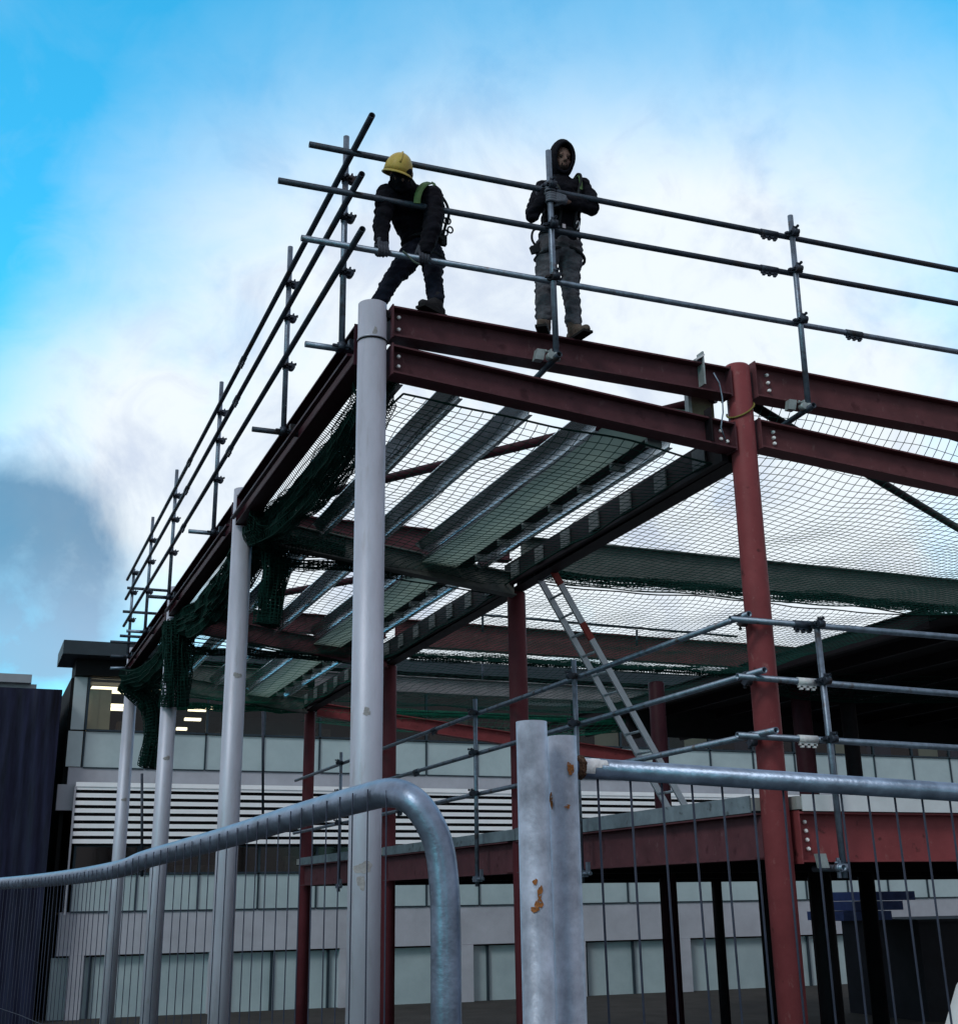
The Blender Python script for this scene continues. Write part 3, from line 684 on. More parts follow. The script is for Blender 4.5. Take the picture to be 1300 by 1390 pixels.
bundle('black net hanging thickly down over the third silver column', [(2.45, 17.55, 5.45), (2.47, 17.5, 5.0), (2.50, 17.5, 4.6), (2.52, 17.55, 4.3)], .17, 6, .040, .0070, 'netdark', 13)
bundle('black bunched net along the left edge beam in the far bay', [(2.58, 17.9, 5.40), (2.6, 19.4, 5.28), (2.55, 21.0, 5.28), (2.4, 22.2, 5.4)], .18, 4, .07, .008, 'netdark', 15)
bundle('green net drooping down between the two farthest silver columns', [(2.30, 22.0, 5.35), (2.75, 21.9, 5.0), (2.86, 21.9, 4.5), (2.80, 21.9, 3.9)], .20, 5, .05, .0075, 'netdark', 17)
for k in range(3):
    def strip(u, v, k=k):
        y = GY[k]+.2+4.4*v; return Vector((XC+.06+.20*u, y+.03*math.sin(9*v+3*u), 5.57-.10*u-.10*math.sin(math.pi*v)*u+.03*mnoise.noise(Vector((y*2, u*2, k)))))
    tag(netmesh(strip, 5, 90, .0045).build('net_strip', M['netdark']), f'green netting strip between the left edge beam and the bunched net, {ORD[k]} bay', 'net', 'edge net strips')
for i, (k, x0, x1, z, mt, lb) in enumerate(((1, 5.9, 12.3, 5.30, 'netdark', 'dark green net edge bunched under the grey beam beside the ladder top'),
                                (2, 5.9, 11.6, 5.20, 'netdark', 'dark net edge bunched under the far red beam'),
                                (3, 5.8, 14.0, 5.05, 'netgreen', 'bright green net edge sagging in front of the office roof'),
                                (1, 2.7, 5.4, 5.20, 'netdark', 'dark green net edge bunched under the second rafter'),
                                (2, 2.7, 5.4, 5.10, 'netdark', 'dark net edge bunched under the third rafter'),
                                (3, 2.6, 5.4, 5.02, 'netgreen', 'green net edge bunched under the fourth rafter'))):
    pts = [(x0+(x1-x0)*q/8, GY[k]-.12+.03*math.sin(q*2), z-.03*abs(math.sin(q*1.3+i))) for q in range(9)]
    bundle(lb, pts, .055, 3, .05, .0045, mt, 30+i, fold=.05, name='net_edge')

# ------------------------------------------------------------------ dark covered roof at the right
t_ = thing('covered_roof', 'dark solid roof deck covering the far right bays', 'roof', (17, 20, 5.2))
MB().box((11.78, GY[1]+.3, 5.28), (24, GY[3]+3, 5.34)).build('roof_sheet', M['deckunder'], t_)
MB().ibeam((11.72, GY[1]+.2, 5.36), (11.72, GY[3]+3, 5.36), .26, .12).build('edge_beam', M['darksteel'], t_)
for i in range(8):
    x = 12.6+i*1.2; MB().box((x, GY[1]+.35, 5.10), (x+.07, GY[3]+2.9, 5.278)).build('joist', M['darksteel'], t_)
MB().box((11.8, GY[3]-.6, 4.70), (24, GY[3]-.5, 5.278)).build('rear_fascia', M['deckunder'], t_)
def curt(u, v): return Vector((12+10*u, GY[2]-1+1.2*v+.1*math.sin(20*u), 5.2-.35*math.sin(math.pi*v)-.08*math.sin(9*u)))
tag(netmesh(curt, 100, 14, .006).build('safety_net', M['netdark']), 'dark net slung under the solid roof deck at the right', 'net', 'roof safety nets')

# ------------------------------------------------------------------ office building behind
YO = 34.0; X0, X1 = 2.3, 44.0
t_ = thing('office_building', 'long modern office block with white louvres and grey cladding behind the frame', 'building', (22, 40, G0))
MB().box((1.86, YO-.9, 7.77), (X1, YO+1.2, 8.12)).build('roof_fascia', M['fascia'], t_)
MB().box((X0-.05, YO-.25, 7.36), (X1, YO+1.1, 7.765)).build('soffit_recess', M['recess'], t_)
MB().box((X0, YO+.0, 4.62), (X1, YO+.25, 5.045)).build('cladding_band', M['clad'], t_)
MB().box((X0-.22, YO-.04, 3.98), (X0+.25, YO+.24, 4.615)).build('cladding_panel', M['clad'], t_)
MB().box((X0+.1, YO+.0, .55), (X1, YO+.25, 1.555)).build('cladding_band', M['clad'], t_)
MB().box((X0, YO+.27, 5.0), (X1, YO+11, 5.045)).build('upper_floor', M['inner'], t_)
MB().box((X0, YO+.27, 1.50), (X1, YO+11, 1.545)).build('lower_floor', M['inner'], t_)
MB().box((X0, YO+6, 5.05), (X1, YO+6.2, 7.36)).build('inner_wall', M['inner'], t_)
MB().box((X0, YO+5, G0), (X1, YO+5.2, 4.9)).build('inner_wall', M['inner'], t_)
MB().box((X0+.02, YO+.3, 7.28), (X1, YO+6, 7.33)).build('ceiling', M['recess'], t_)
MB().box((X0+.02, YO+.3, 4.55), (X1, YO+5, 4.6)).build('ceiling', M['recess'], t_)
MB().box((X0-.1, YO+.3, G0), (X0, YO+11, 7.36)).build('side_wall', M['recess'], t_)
# joints in the cladding as real gaps are small: raised mullions
mxs = [2.63+1.545*k for k in range(27)]
rnd = random.Random(5)
for k, x in enumerate(mxs[:-1]):
    xn = mxs[k+1]
    for (z0, z1, kind) in ((5.99, 7.34, 'w'), (5.06, 5.95, 's'), (2.46, 3.13, 'w'), (1.575, 2.42, 's')):
        if kind == 'w':
            f_ = MB()
            f_.box((x-.03, YO-.05, z0), (x+.03, YO+.06, z1)); f_.box((x+.032, YO-.04, z0-.03), (xn-.032, YO+.05, z0+.02)); f_.box((x+.032, YO-.04, z1-.03), (xn-.032, YO+.05, z1))
            fo = f_.build('window', M['frame'], t_)
            MB().add([(x+.03, YO, z0+.02), (xn-.03, YO, z0+.02), (xn-.03, YO, z1-.03), (x+.03, YO, z1-.03)], [(0, 1, 2, 3)]).build('pane', M['glass'], fo)
        else:
            f_ = MB().box((x+.022, YO+.01, z0), (xn-.022, YO+.04, z1)); so_ = f_.build('spandrel_panel', M['span'], t_)
            MB().box((x-.02, YO-.03, z0-.01), (x+.02, YO+.05, z1)).box((x+.022, YO-.03, z0-.035), (xn-.022, YO+.005, z0-.005)).build('glazing_bar', M['frame'], so_)
MB().box((2.22, YO-.03, 5.06), (2.585, YO+.03, 5.95)).build('corner_glazing', M['span'], t_)
MB().box((2.26, YO-.02, 5.99), (2.585, YO+.03, 7.34)).build('corner_glazing', M['span'], t_)
# louvres
for i in range(8):
    z = 3.22+i*.186
    mb = MB(); mb.section((2.52, YO-.22, z), (X1, YO-.22, z), [(-.012, -.048), (.030, -.040), (.026, .060), (-.016, .052)], side=(0, 1, 0)); mb.build('louvre_slat', M['louvre'], t_)
MB().box((2.52, YO-.10, 3.16), (X1, YO+.1, 4.61)).build('louvre_backing', M['recess'], t_)
MB().box((2.50, YO-.26, 4.55), (X1, YO-.12, 4.66)).build('louvre_head', M['louvre'], t_)
MB().box((2.47, YO-.26, 1.5), (2.515, YO-.11, 4.545)).build('drain_pipe', M['clad'], t_)
# lit ceiling lamps, blinds and clutter seen through the glass
for i, (px_, py_, ln_) in enumerate(((146, 924, 44), (146, 935, 50), (160, 957, 22), (160, 962, 20), (268, 963, 24), (262, 976, 22), (247, 989, 14), (285, 961, 10))):
    a = on(1, px_-ln_/2, py_, YO+1.2+.5*(i % 3)); b = on(1, px_+ln_/2, py_, YO+1.2+.5*(i % 3))
    MB().box((a.x, a.y-.04, a.z-.035-.05*(i < 2)), (b.x, a.y+.1, a.z+.035)).build('ceiling_lamp', M['lamp'], t_)
for a_, b_, z_ in ((2.75, 4.0, 7.16), (4.3, 5.4, 7.2)):
    MB().box((a_, YO+.5, z_), (b_, YO+1.0, z_+.04)).build('ceiling_lamp', M['lamp'], t_)
for x in (2.66, 2.95, 26.0, 20.5, 17.4, 29.5):
    MB().box((x, YO+.35, 6.0), (x+.30+.5*(x > 10), YO+.37, 7.1)).build('blind', M['blind'], t_)
for x in (10, 12.2, 14.5, 16.1, 18.8, 22.4, 24.6, 27.5, 31):
    MB().box((x, YO+.5, 6.0), (x+rnd.uniform(.6, 1.3), YO+1.2, 6.0+rnd.uniform(.3, .8))).build('office_screen', M['bluefurn' if x > 15 else 'furn'], t_)
for x in (3.5, 4.4, 6.1, 7.9, 9.0): MB().box((x, YO+.7, 5.05), (x+rnd.uniform(.3, .8), YO+1.2, 6.1+rnd.uniform(0, .25))).build('office_screen', M['furn'], t_)
for x in (3.2, 5.2, 8.1, 12, 15, 19): MB().box((x, YO+.6, 1.55), (x+1.1, YO+1.4, 2.6+rnd.uniform(0, .3))).build('office_screen', M['furn'], t_)
for x0_, x1_, py_ in ((20.6, 25.2, 986), (26.2, 31.5, 992), (32.2, 43.5, 997), (15.0, 18.2, 975)):
    z = on(1, 1180, py_, YO+.4).z; MB().box((x0_, YO+.3, z-.07), (x1_, YO+.33, z+.10)).build('rolled_blind', M['louvre'], t_)
# ground storey
for k in range(12):
    x = X0+.4+k*3.4; MB().box((x, YO-.02, G0), (x+.35, YO+.25, .545)).build('ground_pier', M['clad'], t_)
MB().box((X0, YO+.2, G0), (X1, YO+.22, .5)).build('ground_glazing', M['span'], t_)

for k in range(28):
    x = X0+.9+k*1.5; MB().box((x, YO+.12, G0), (x+.06, YO+.19, .5)).build('glazing_bar', M['frame'], t_)
t_ = thing('dark_building', 'dark blue sheeted building at the left edge beside the office', 'building', (-4, 34, G0))
MB().box((-14, YO-.6, G0), (1.95, YO+10, 6.9)).build('wall', M['towerblue'], t_)
def sheet(i, j):
    x = 1.95-i*.09; z = G0+j*.5; return Vector((x, YO-.66-.10*mnoise.noise(Vector((x*2.2, z*.25, 1)))-.07*mnoise.noise(Vector((x*6, z*.6, 5)))-.03*math.sin(x*19+z), min(z, 6.86)))
ni, nj = 110, 17
MB().add([sheet(i, j) for j in range(nj) for i in range(ni)], [(j*ni+i, j*ni+i+1, (j+1)*ni+i+1, (j+1)*ni+i) for j in range(nj-1) for i in range(ni-1)], True).build('sheeting', M['towerblue'], t_)
tag(MB().box((-20, YO+14, G0), (1.9, YO+24, 9.3)).box((-20, YO+13.7, 9.3), (1.7, YO+24, 9.6)).box((-6, YO+13.9, 8.5), (-1, YO+13.99, 9.1)).build('far_building', M['palebld']),
    'pale low building showing above the dark sheeting at far left', 'building')

# blue packs on a container, tarpaulin heap (bottom right)
tag(MB().box((19.6, 23.5, G0), (26.5, 26.2, 1.11)).box((19.5, 23.4, 1.112), (26.6, 26.3, 1.17)).build('container', M['container']), 'dark site container under the deck at the lower right', 'container')
for i, (a_, b_, py0, py1) in enumerate(((1141, 1205, 1236, 1249), (1155, 1220, 1221, 1233), (1172, 1236, 1207, 1218))):
    p = on(1, a_, py1, 23.7); q = on(1, b_, py0, 23.7)
    z0 = 1.175+i*.20
    tag(MB().box((p.x, 23.6, z0), (q.x, 24.9, z0+.185)).box((p.x+.02, 23.59, z0+.08), (q.x-.03, 23.598, z0+.095)).build('blue_pack', M['bluepack']),
        f'{["bottom", "middle", "top"][i]} long blue pack in the stepped stack under the deck', 'pack', 'blue packs')
p = on(1, 1262, 1225, 7.0)
mb = MB(); apex = Vector((p.x+1.0, 7.0, 1.72)); rim = [Vector((p.x+1.0+1.75*math.cos(q)*(1+.1*math.sin(3*q)), 7.0+.9*math.sin(q), G0)) for q in [i*2*math.pi/20 for i in range(20)]]
vs = []
for j in range(8):
    for q in rim:
        t_j = j/7; v_ = apex.lerp(q, t_j); v_.z = apex.z+(G0-apex.z)*t_j**1.7; vs.append(v_+Vector((0, 0, .16*mnoise.noise(v_*2.1)*(j > 0))))
mb.add(vs, [(j*20+i, j*20+(i+1) % 20, (j+1)*20+(i+1) % 20, (j+1)*20+i) for j in range(7) for i in range(20)], True)
tag(mb.build('tarpaulin_heap', M['tarp']), 'white tarpaulin draped over a heap in the bottom right corner', 'heap')

# ------------------------------------------------------------------ temporary fence in the foreground
RF = .0195
def smoothpath(pts, n=8):
    out_ = []
    for i in range(len(pts)-1):
        a = pts[max(i-1, 0)]; b = pts[i]; c = pts[i+1]; d = pts[min(i+2, len(pts)-1)]
        for j in range(n):
            q = j/n; out_.append(.5*((2*b)+(c-a)*q+(2*a-5*b+4*c-d)*q*q+(3*b-a-3*c+d)*q**3))
    return out_+[pts[-1]]
# left panel: rounded corner; frame tube given by image point and distance
cen = [(605, 1262, 1.600), (603, 1205, 1.617), (596, 1150, 1.634), (579, 1110, 1.646), (557, 1085, 1.660), (530, 1076, 1.70), (490, 1084, 1.78), (400, 1109, 2.0), (300, 1139, 2.30), (200, 1166, 2.68),
       (172, 1177, 2.80), (140, 1184, 2.98), (100, 1190, 3.3), (45, 1196, 3.8), (-20, 1201, 4.4)]
pts = [atd(*c) for c in cen]
p_low = pts[0].copy(); p_low.z = .12
t_ = thing('site_fence', 'galvanised mesh fence panel with rounded tube corner, left foreground', 'fence', (pts[0].x, pts[0].y, 0), 'mesh fence panels')
far1 = pts[-1]; low0 = Vector((pts[9].x, pts[9].y, .12)); low1 = Vector((far1.x, far1.y, .12))
MB().tube([p_low]+smoothpath(pts, 8), RF, 26).build('frame_tube', M['fence'], t_)
MB().tube([p_low, low0, low1], RF, 16).build('bottom_tube', M['fence'], t_)
MB().box((p_low.x-.12, p_low.y-.35, 0), (p_low.x+.12, p_low.y+.35, .12)).build('foot_block', M['black'], t_)
top_line = smoothpath(pts[4:], 10)
def wires(mb, a, b, topf, n, r=.0016, toward=None, hz=()):
    off = toward*(RF+.001)
    for i in range(n):
        q = (i+.5)/n; tp = topf(q)+off+Vector((0, 0, RF*.25)); bt = Vector((tp.x, tp.y, .14))
        k = 5; mb.tube([bt.lerp(tp, j/k)+off*.05*math.sin(j+i*1.7) for j in range(k+1)], r, 6)
    for h in hz:
        mb.tube([Vector((topf(q/8).x, topf(q/8).y, h))+off for q in range(9)], r, 6)
side = (pts[9]-pts[5]); side.z = 0; tow = Vector((side.y, -side.x, 0)).normalized()
if tow.dot(Vector(CAM)-pts[5]) < 0: tow = -tow
def topf(q):
    s_ = q*(len(top_line)-1); i = min(int(s_), len(top_line)-2); return top_line[i].lerp(top_line[i+1], s_-i)
# even spacing along the panel in real distance
acc = [0]
for a, b in zip(top_line, top_line[1:]): acc.append(acc[-1]+(b-a).length)
def topd(q):
    s_ = q*acc[-1]
    for i in range(len(acc)-1):
        if s_ <= acc[i+1]: return top_line[i].lerp(top_line[i+1], (s_-acc[i])/(acc[i+1]-acc[i]))
    return top_line[-1].copy()
mb = MB(); wires(mb, Vector((top_line[0].x, top_line[0].y, .14)), Vector((far1.x, far1.y, .14)), topd, 66, r=.0010, toward=tow, hz=(.3, .6, .9, 1.2, 1.45)); mb.build('mesh_infill', M['wire'], t_)
# right: clamped post (square-cut tube) and panel with welded top tube
def vpost(px_, ptop, pbot, d, r, nm, parent, mt='fencepost'):
    a = atd(px_, ptop, d); b = Vector((a.x, a.y, .06)); return MB().pipe(a, b, r, 28).build(nm, M[mt], parent), a
r1 = 1.70*21/F
A = atd(721, 980, 1.70)
t_ = thing('fence_post', 'thick galvanised fence post with orange rust patch, left of the pair', 'post', (A.x, A.y, 0), 'fence posts')
MB().pipe(A, (A.x, A.y, .06), r1, 32).build('tube', M['fencepost'], t_)
fc = math.atan2(-A.y, -A.x)
mb = MB()
for px_, py_, a, b_, s_ in ((718, 1198, .0035, .005, 1), (726, 1212, .0045, .010, 2), (724, 1226, .006, .008, 3), (716, 1234, .006, .005, 4)):
    q = atd(px_, py_, 1.68); ds = (px_-719)/21.; disc_patch(mb, A.x, A.y, q.z, r1, fc+math.asin(max(-.8, min(.8, ds*.7))), a, b_, s_)
mb.build('rust_patch', M['rust'], t_)
MB().box((A.x-.12, A.y-.35, 0), (A.x+.12, A.y+.35, .12)).build('foot_block', M['black'], t_)
A2 = atd(762, 1000, 1.76); r2 = 1.76*20/F
T0 = atd(772, 1041, 1.78); T1 = atd(1260, 1073, 1.98); dT = (T1-T0).normalized(); T2 = T0+dT*3.3
t_ = thing('site_fence', 'galvanised mesh fence panel with welded straight top tube, right foreground', 'fence', (A2.x, A2.y, 0), 'mesh fence panels')
MB().pipe(A2, (A2.x, A2.y, .06), r2, 32).build('end_tube', M['fencepost'], t_)
MB().tube([T0, T2], .0145, 28).build('top_tube', M['fence'], t_)
MB().tube([Vector((T2.x, T2.y, .06)), T2], RF, 16).build('end_tube', M['fencepost'], t_)
MB().tube([Vector((T0.x, T0.y, .14)), Vector((T2.x, T2.y, .14))], .0165, 16).build('bottom_tube', M['fence'], t_)
MB().box((A2.x-.05, A2.y-.36, 0), (A2.x+.18, A2.y+.34, .12)).build('foot_block', M['black'], t_)
vs = T0+dT*.015
mb = MB()
for i in range(16):
    a = i*2*math.pi/16; s_, u_ = perp(dT); mb.ball(vs+dT*.010*math.sin(i*2.3)*.5+(s_*math.cos(a)+u_*math.sin(a))*.0135, (.0040, .0045, .0040), nu=8, nv=5)
mb.tube([vs-dT*.006, vs-dT*.001, vs+dT*.004, vs+dT*.007], [.0168, .0162, .0156, .0148], 24); mb.build('weld', M['rustdark'], t_)
mb = MB(); s_, u_ = perp(dT); fr_ = -Vector(T0-Vector(CAM)).normalized(); fr_ = (fr_-dT*fr_.dot(dT)).normalized(); up_ = dT.cross(fr_)
if up_.z < 0: up_ = -up_
for (l0, l1, a0, a1) in ((.006, .020, -.5, 1.1), (.016, .030, .1, 1.2), (.028, .040, .4, 1.0)):
    g_ = [[vs+dT*(l0+(l1-l0)*j/4)+(fr_*math.cos(a0+(a1-a0)*i/6)+up_*math.sin(a0+(a1-a0)*i/6))*.0151 for i in range(7)] for j in range(5)]
    mb.add(sum(g_, []), [(j*7+i, j*7+i+1, (j+1)*7+i+1, (j+1)*7+i) for j in range(4) for i in range(6)], True)
mb.build('weld_paint', M['whiteweld'], t_)
fc2 = math.atan2(-A2.y, -A2.x); mb = MB()
for px_, py_, a, b_, s_ in ((746, 1088, .005, .012, 5), (766, 1097, .006, .003, 6), (772, 1045, .006, .012, 7)):
    q = atd(px_, py_, 1.74); ds = (px_-762)/20.; disc_patch(mb, A2.x, A2.y, q.z, r2, fc2+math.asin(max(-.9, min(.9, ds))), a, b_, s_)
mb.build('rust_patch', M['rust'], t_)
side = dT.copy(); side.z = 0; tow = Vector((side.y, -side.x, 0)).normalized()
if tow.dot(Vector(CAM)-T0) < 0: tow = -tow
mb = MB()
nW = 62
for i in range(nW):
    tp = T0+dT*(.045+i*(.0515)) ; 
    if (tp-T0).length > 3.2: break
    tp = tp-tow*.004-Vector((0, 0, .010)); bt = Vector((tp.x, tp.y, .14)); k = 7
    lean = dT*.020
    mb.tube([bt.lerp(tp, j/k)+lean*(1-j/k)+tow*.003*math.sin(i+j) for j in range(k+1)], .0017, 6)
for h in (.3, .6, .9, 1.2): mb.tube([Vector((T0.x, T0.y, h)), Vector((T2.x, T2.y, h))], .0017, 6)
mb.build('mesh_infill', M['wire'], t_)

# ------------------------------------------------------------------ people
def blend(mb, name, mt, parent, voxel=.010, smooth=4, disp=0., dscale=.12, seed=0):
    """fuse overlapping closed shapes into one continuous skin"""
    o = mb.build(name, mt, parent)
    r = o.modifiers.new('r', 'REMESH'); r.mode = 'VOXEL'; r.voxel_size = voxel
    s_ = o.modifiers.new('s', 'SMOOTH'); s_.iterations = smooth; s_.factor = .5
    dg = bpy.context.evaluated_depsgraph_get(); me = bpy.data.meshes.new_from_object(o.evaluated_get(dg))
    o.modifiers.clear(); old = o.data; o.data = me; me.name = name
    if disp:
        nv = len(me.vertices); co_ = np.empty(nv*3); me.vertices.foreach_get('co', co_); co_ = co_.reshape(-1, 3)
        no = np.array([v.normal[:] for v in me.vertices])
        for i in range(nv):
            p = Vector(co_[i])/dscale+Vector((seed, 0, 0))
            q = mnoise.noise(Vector((p.x, p.y, p.z*1.8)))+.5*mnoise.noise(Vector((p.x*2.3, p.y*2.3, p.z*4)))
            co_[i] += no[i]*q*disp
        me.vertices.foreach_set('co', co_.ravel()); me.update()
    me.polygons.foreach_set('use_smooth', [True]*len(me.polygons))
    if not len(me.materials): me.materials.append(mt)
    bpy.data.meshes.remove(old)
    return o
def grip_hand(mb, T, axis, frm, side=1, R_=RT, fr=.0105):
    """gloved hand closed on a tube: T on the tube axis, frm = direction from the tube to the wrist"""
    T = Vector(T); axis = Vector(axis).normalized(); frm = Vector(frm); frm = (frm-axis*frm.dot(axis)).normalized(); q = axis.cross(frm).normalized()*side
    def at(ang, rad, off): return T+axis*off+(frm*math.cos(ang)+q*math.sin(ang))*rad
    rad = R_+fr
    wrist = T+frm*.115+q*.012
    # palm
    for off in (-.030, -.010, .012, .032): mb.limb([wrist+axis*off*.5, at(.35, rad+.018, off)], [.020, .0165])
    for k_, (off, ln_) in enumerate(((-.034, 3.4), (-.0115, 3.9), (.0115, 3.7), (.034, 3.1))):
        a = [at(.45, rad+.006, off), at(1.15, rad+.002, off), at(2.1, rad, off*.97), at(ln_, rad-.001, off*.95)]
        mid = [at(.8, rad+.006, off), at(1.6, rad+.001, off), at(2.8, rad, off*.96)]
        mb.limb([a[0], mid[0], a[1], mid[1], a[2], mid[2], a[3]] if ln_ > 2.8 else a, [fr*1.05, fr*1.02, fr, fr*.97, fr*.93, fr*.88, fr*.80])
    # thumb leaves the side of the palm and closes the other way round
    th = -.045*1
    mb.limb([wrist+axis*th*.5-q*.004, at(-.25, rad+.020, th), at(-.9, rad+.008, th*1.0), at(-1.7, rad+.002, th*.8), at(-2.3, rad, th*.6)], [.017, .0145, .0125, .0115, .0095])
    return wrist
def head(mb, c, f, up, s=1.0):
    """skull, jaw, nose, lips, brow, ears; f = where the face looks"""
    c = Vector(c); f = Vector(f).normalized(); up = Vector(up); up = (up-f*up.dot(f)).normalized(); r_ = f.cross(up)
    rot = Matrix((r_, f, up)).transposed()
    P = lambda x, y, z: c+(r_*x+f*y+up*z)*s
    mb.ball(P(0, -.012, .028), (.074*s, .092*s, .086*s), rot); mb.ball(P(0, .018, -.035), (.058*s, .068*s, .075*s), rot)
    mb.ball(P(0, .048, -.082), (.028*s, .026*s, .022*s), rot)
    mb.limb([P(0, .082, .018), P(0, .104, -.016)], [.010*s, .014*s]); mb.ball(P(.011, .094, -.020), .009*s); mb.ball(P(-.011, .094, -.020), .009*s)
    mb.limb([P(-.036, .070, .030), P(0, .080, .028), P(.036, .070, .030)], [.011*s, .010*s, .011*s])
    mb.limb([P(-.020, .078, -.048), P(0, .086, -.047), P(.020, .078, -.048)], [.006*s, .0075*s, .006*s])
    mb.limb([P(-.018, .076, -.058), P(0, .083, -.059), P(.018, .076, -.058)], [.006*s, .008*s, .006*s])
    for q in (-1, 1): mb.ball(P(q*.076, -.008, -.005), (.010*s, .020*s, .031*s), rot); mb.ball(P(q*.040, .052, -.020), (.020*s, .018*s, .018*s), rot)
    return P, rot
def boot(mb, ankle, toe_dir, s=1.0, sole=None):
    a = Vector(ankle); d = Vector(toe_dir); d.z = 0; d.normalize(); z = a.z-.10 if sole is None else sole
    h = Vector((a.x, a.y, z))
    mb.limb([a+Vector((0, 0, .05)), a-Vector((0, 0, .02))], [.058*s, .056*s]); mb.limb([h-d*.045+Vector((0, 0, .045)), h+d*.05+Vector((0, 0, .042)), h+d*.16+Vector((0, 0, .036))], [.044*s, .044*s, .036*s])
    mb.limb([a, h+d*.09+Vector((0, 0, .05))], [.052*s, .043*s])
    sd_ = Vector((-d.y, d.x, 0))
    return h, d, sd_

def band(path, wid, name, mt, parent, face=(0, -1, .25), th=.004):
    path = [Vector(p) for p in path]; mb = MB(); f = Vector(face).normalized(); vs = []
    for i, p in enumerate(path):
        t = (path[min(i+1, len(path)-1)]-path[max(i-1, 0)]).normalized(); w_ = t.cross(f).normalized()*wid/2; n_ = w_.cross(t).normalized()*th
        vs += [p+w_+n_, p-w_+n_, p-w_-n_, p+w_-n_]
    k = len(path)
    fs = [(i*4+j, i*4+(j+1) % 4, (i+1)*4+(j+1) % 4, (i+1)*4+j) for i in range(k-1) for j in range(4)]
    mb.add(vs, fs, True); mb.f += [(0, 1, 2, 3), ((k-1)*4+3, (k-1)*4+2, (k-1)*4+1, (k-1)*4)]; mb.sm += [False, False]
    return mb.build(name, M[mt], parent)
# ---- standing hooded worker
Y2 = YB+.02
def W(x, y, yy=Y2): return on(1, x, y, yy)
FZ = zu(4.3)
t_ = thing('person', 'person in black hood and grey trousers standing on the front beam holding a post', 'person', (W(765, 460).x, Y2, FZ))
hd = W(760.8, 219, Y2-.03); hips = W(760, 335); chest = W(762, 275, Y2+.01); neck = W(761, 243, Y2-.0)
shL, shR = W(737, 258, Y2+.0), W(789, 253, Y2+.0)
elL, elR = W(722, 292, Y2-.10), W(803, 282, Y2-.12)
pU = on(1, 744, 205, yF-.053); pV = on(1, 755, 488, yF-.053)
def postpt(y): 
    return pU.lerp(pV, (y-205)/283.)
aP = (pU-pV).normalized()
hL = postpt(257); hR = postpt(272)
ankL, ankR = W(738, 440, YB-.03), W(779, 446, YB-.04); ankL.z = FZ+.11; ankR.z = FZ+.11
knL, knR = W(738, 388, Y2-.03), W(774, 391, Y2-.03); hpL, hpR = W(744, 338), W(774, 340)
body = MB()
P, rot = head(body, hd+Vector((0, -.016, -.004)), (-.10, -1, -.30), (0, -.25, 1), 1.06)
body.limb([hd+Vector((0, .03, -.05)), neck, chest], [.055, .058, .09])
body.ball(chest, (.12, .07, .16)); body.ball(hips, (.11, .08, .10)); body.limb([chest, hips], [.08, .08])
body.limb([shL, elL, hL+Vector((-.03, .06, 0))], [.045, .034, .026]); body.limb([shR, elR, hR+Vector((.10, .0, 0))], [.045, .034, .026])
body.limb([hpL, knL, ankL], [.080, .052, .040]); body.limb([hpR, knR, ankR], [.080, .052, .040])
b0 = blend(body, 'body', M['skin'], t_, .009, 2)
eyes = MB()
for q in (-1, 1): eyes.ball(P(q*.031, .072, .010), .0085)
eyes.build('eyes', M['eye'], t_)
be = MB(); be.ball(P(0, .042, -.074), (.052, .054, .036), rot); be.limb([P(-.052, .030, -.020), P(-.046, .044, -.060), P(0, .070, -.086), P(.046, .044, -.060), P(.052, .030, -.020)], [.010, .013, .014, .013, .010]); be.limb([P(-.046, .066, .030), P(-.016, .082, .034)], [.005, .006]); be.limb([P(.046, .066, .030), P(.016, .082, .034)], [.005, .006]); be.limb([P(-.024, .080, -.047), P(0, .089, -.040), P(.024, .080, -.047)], [.0045, .005, .0045]); blend(be, 'beard', M['hair'], t_, .007, 2, .003, .02)
# hood: a shell open at the front, with a thick rim
hb = MB(); rings = []
n_ = 28; dirs = []
for j in range(12):
    th = .80+(math.pi-.80)*j/11     # from the rim (front) to the back
    for i in range(n_):
        a = 2*math.pi*i/n_
        x = math.sin(th)*math.cos(a)*.106; z = math.sin(th)*math.sin(a)*(.150 if math.sin(a) > 0 else .165)+.01; y = math.cos(th)*.120-.012
        if z > .05: z += .015*(z-.05)/.1
        rings.append(P(x, y, z))
hb.add(rings, [(j*n_+i, j*n_+(i+1) % n_, (j+1)*n_+(i+1) % n_, (j+1)*n_+i) for j in range(11) for i in range(n_)], True)
rim = [rings[i] for i in range(n_)]+[rings[0], rings[1]]
hb.tube(rim, .008, 8, cap=False)
ho = hb.build('hood', M['blackcloth'], t_); sm = ho.modifiers.new('t', 'SOLIDIFY'); sm.thickness = .008; sm.offset = -1
jk = MB()
jk.limb([neck+Vector((0, .02, .03)), neck+Vector((0, .02, -.05)), chest+Vector((0, 0, .06))], [.078, .105, .13])
jk.limb([shL, chest+Vector((0, 0, .07)), shR], [.078, .12, .078])
jk.ball(chest, (.175, .125, .20)); jk.limb([chest+Vector((-.05, 0, 0)), hips+Vector((-.045, 0, .06))], [.125, .115]); jk.limb([chest+Vector((.05, 0, 0)), hips+Vector((.045, 0, .06))], [.125, .115])
jk.limb([shL, shL.lerp(elL, .5)+Vector((-.01, 0, 0)), elL, elL.lerp(hL, .85)+Vector((0, .01, 0))], [.078, .068, .062, .044])
jk.limb([shR, shR.lerp(elR, .5)+Vector((.012, 0, 0)), elR, elR.lerp(hR, .90)], [.080, .074, .066, .046])
blend(jk, 'jacket', M['blackcloth'], t_, .010, 3, .014, .09, 2)
tr_ = MB()
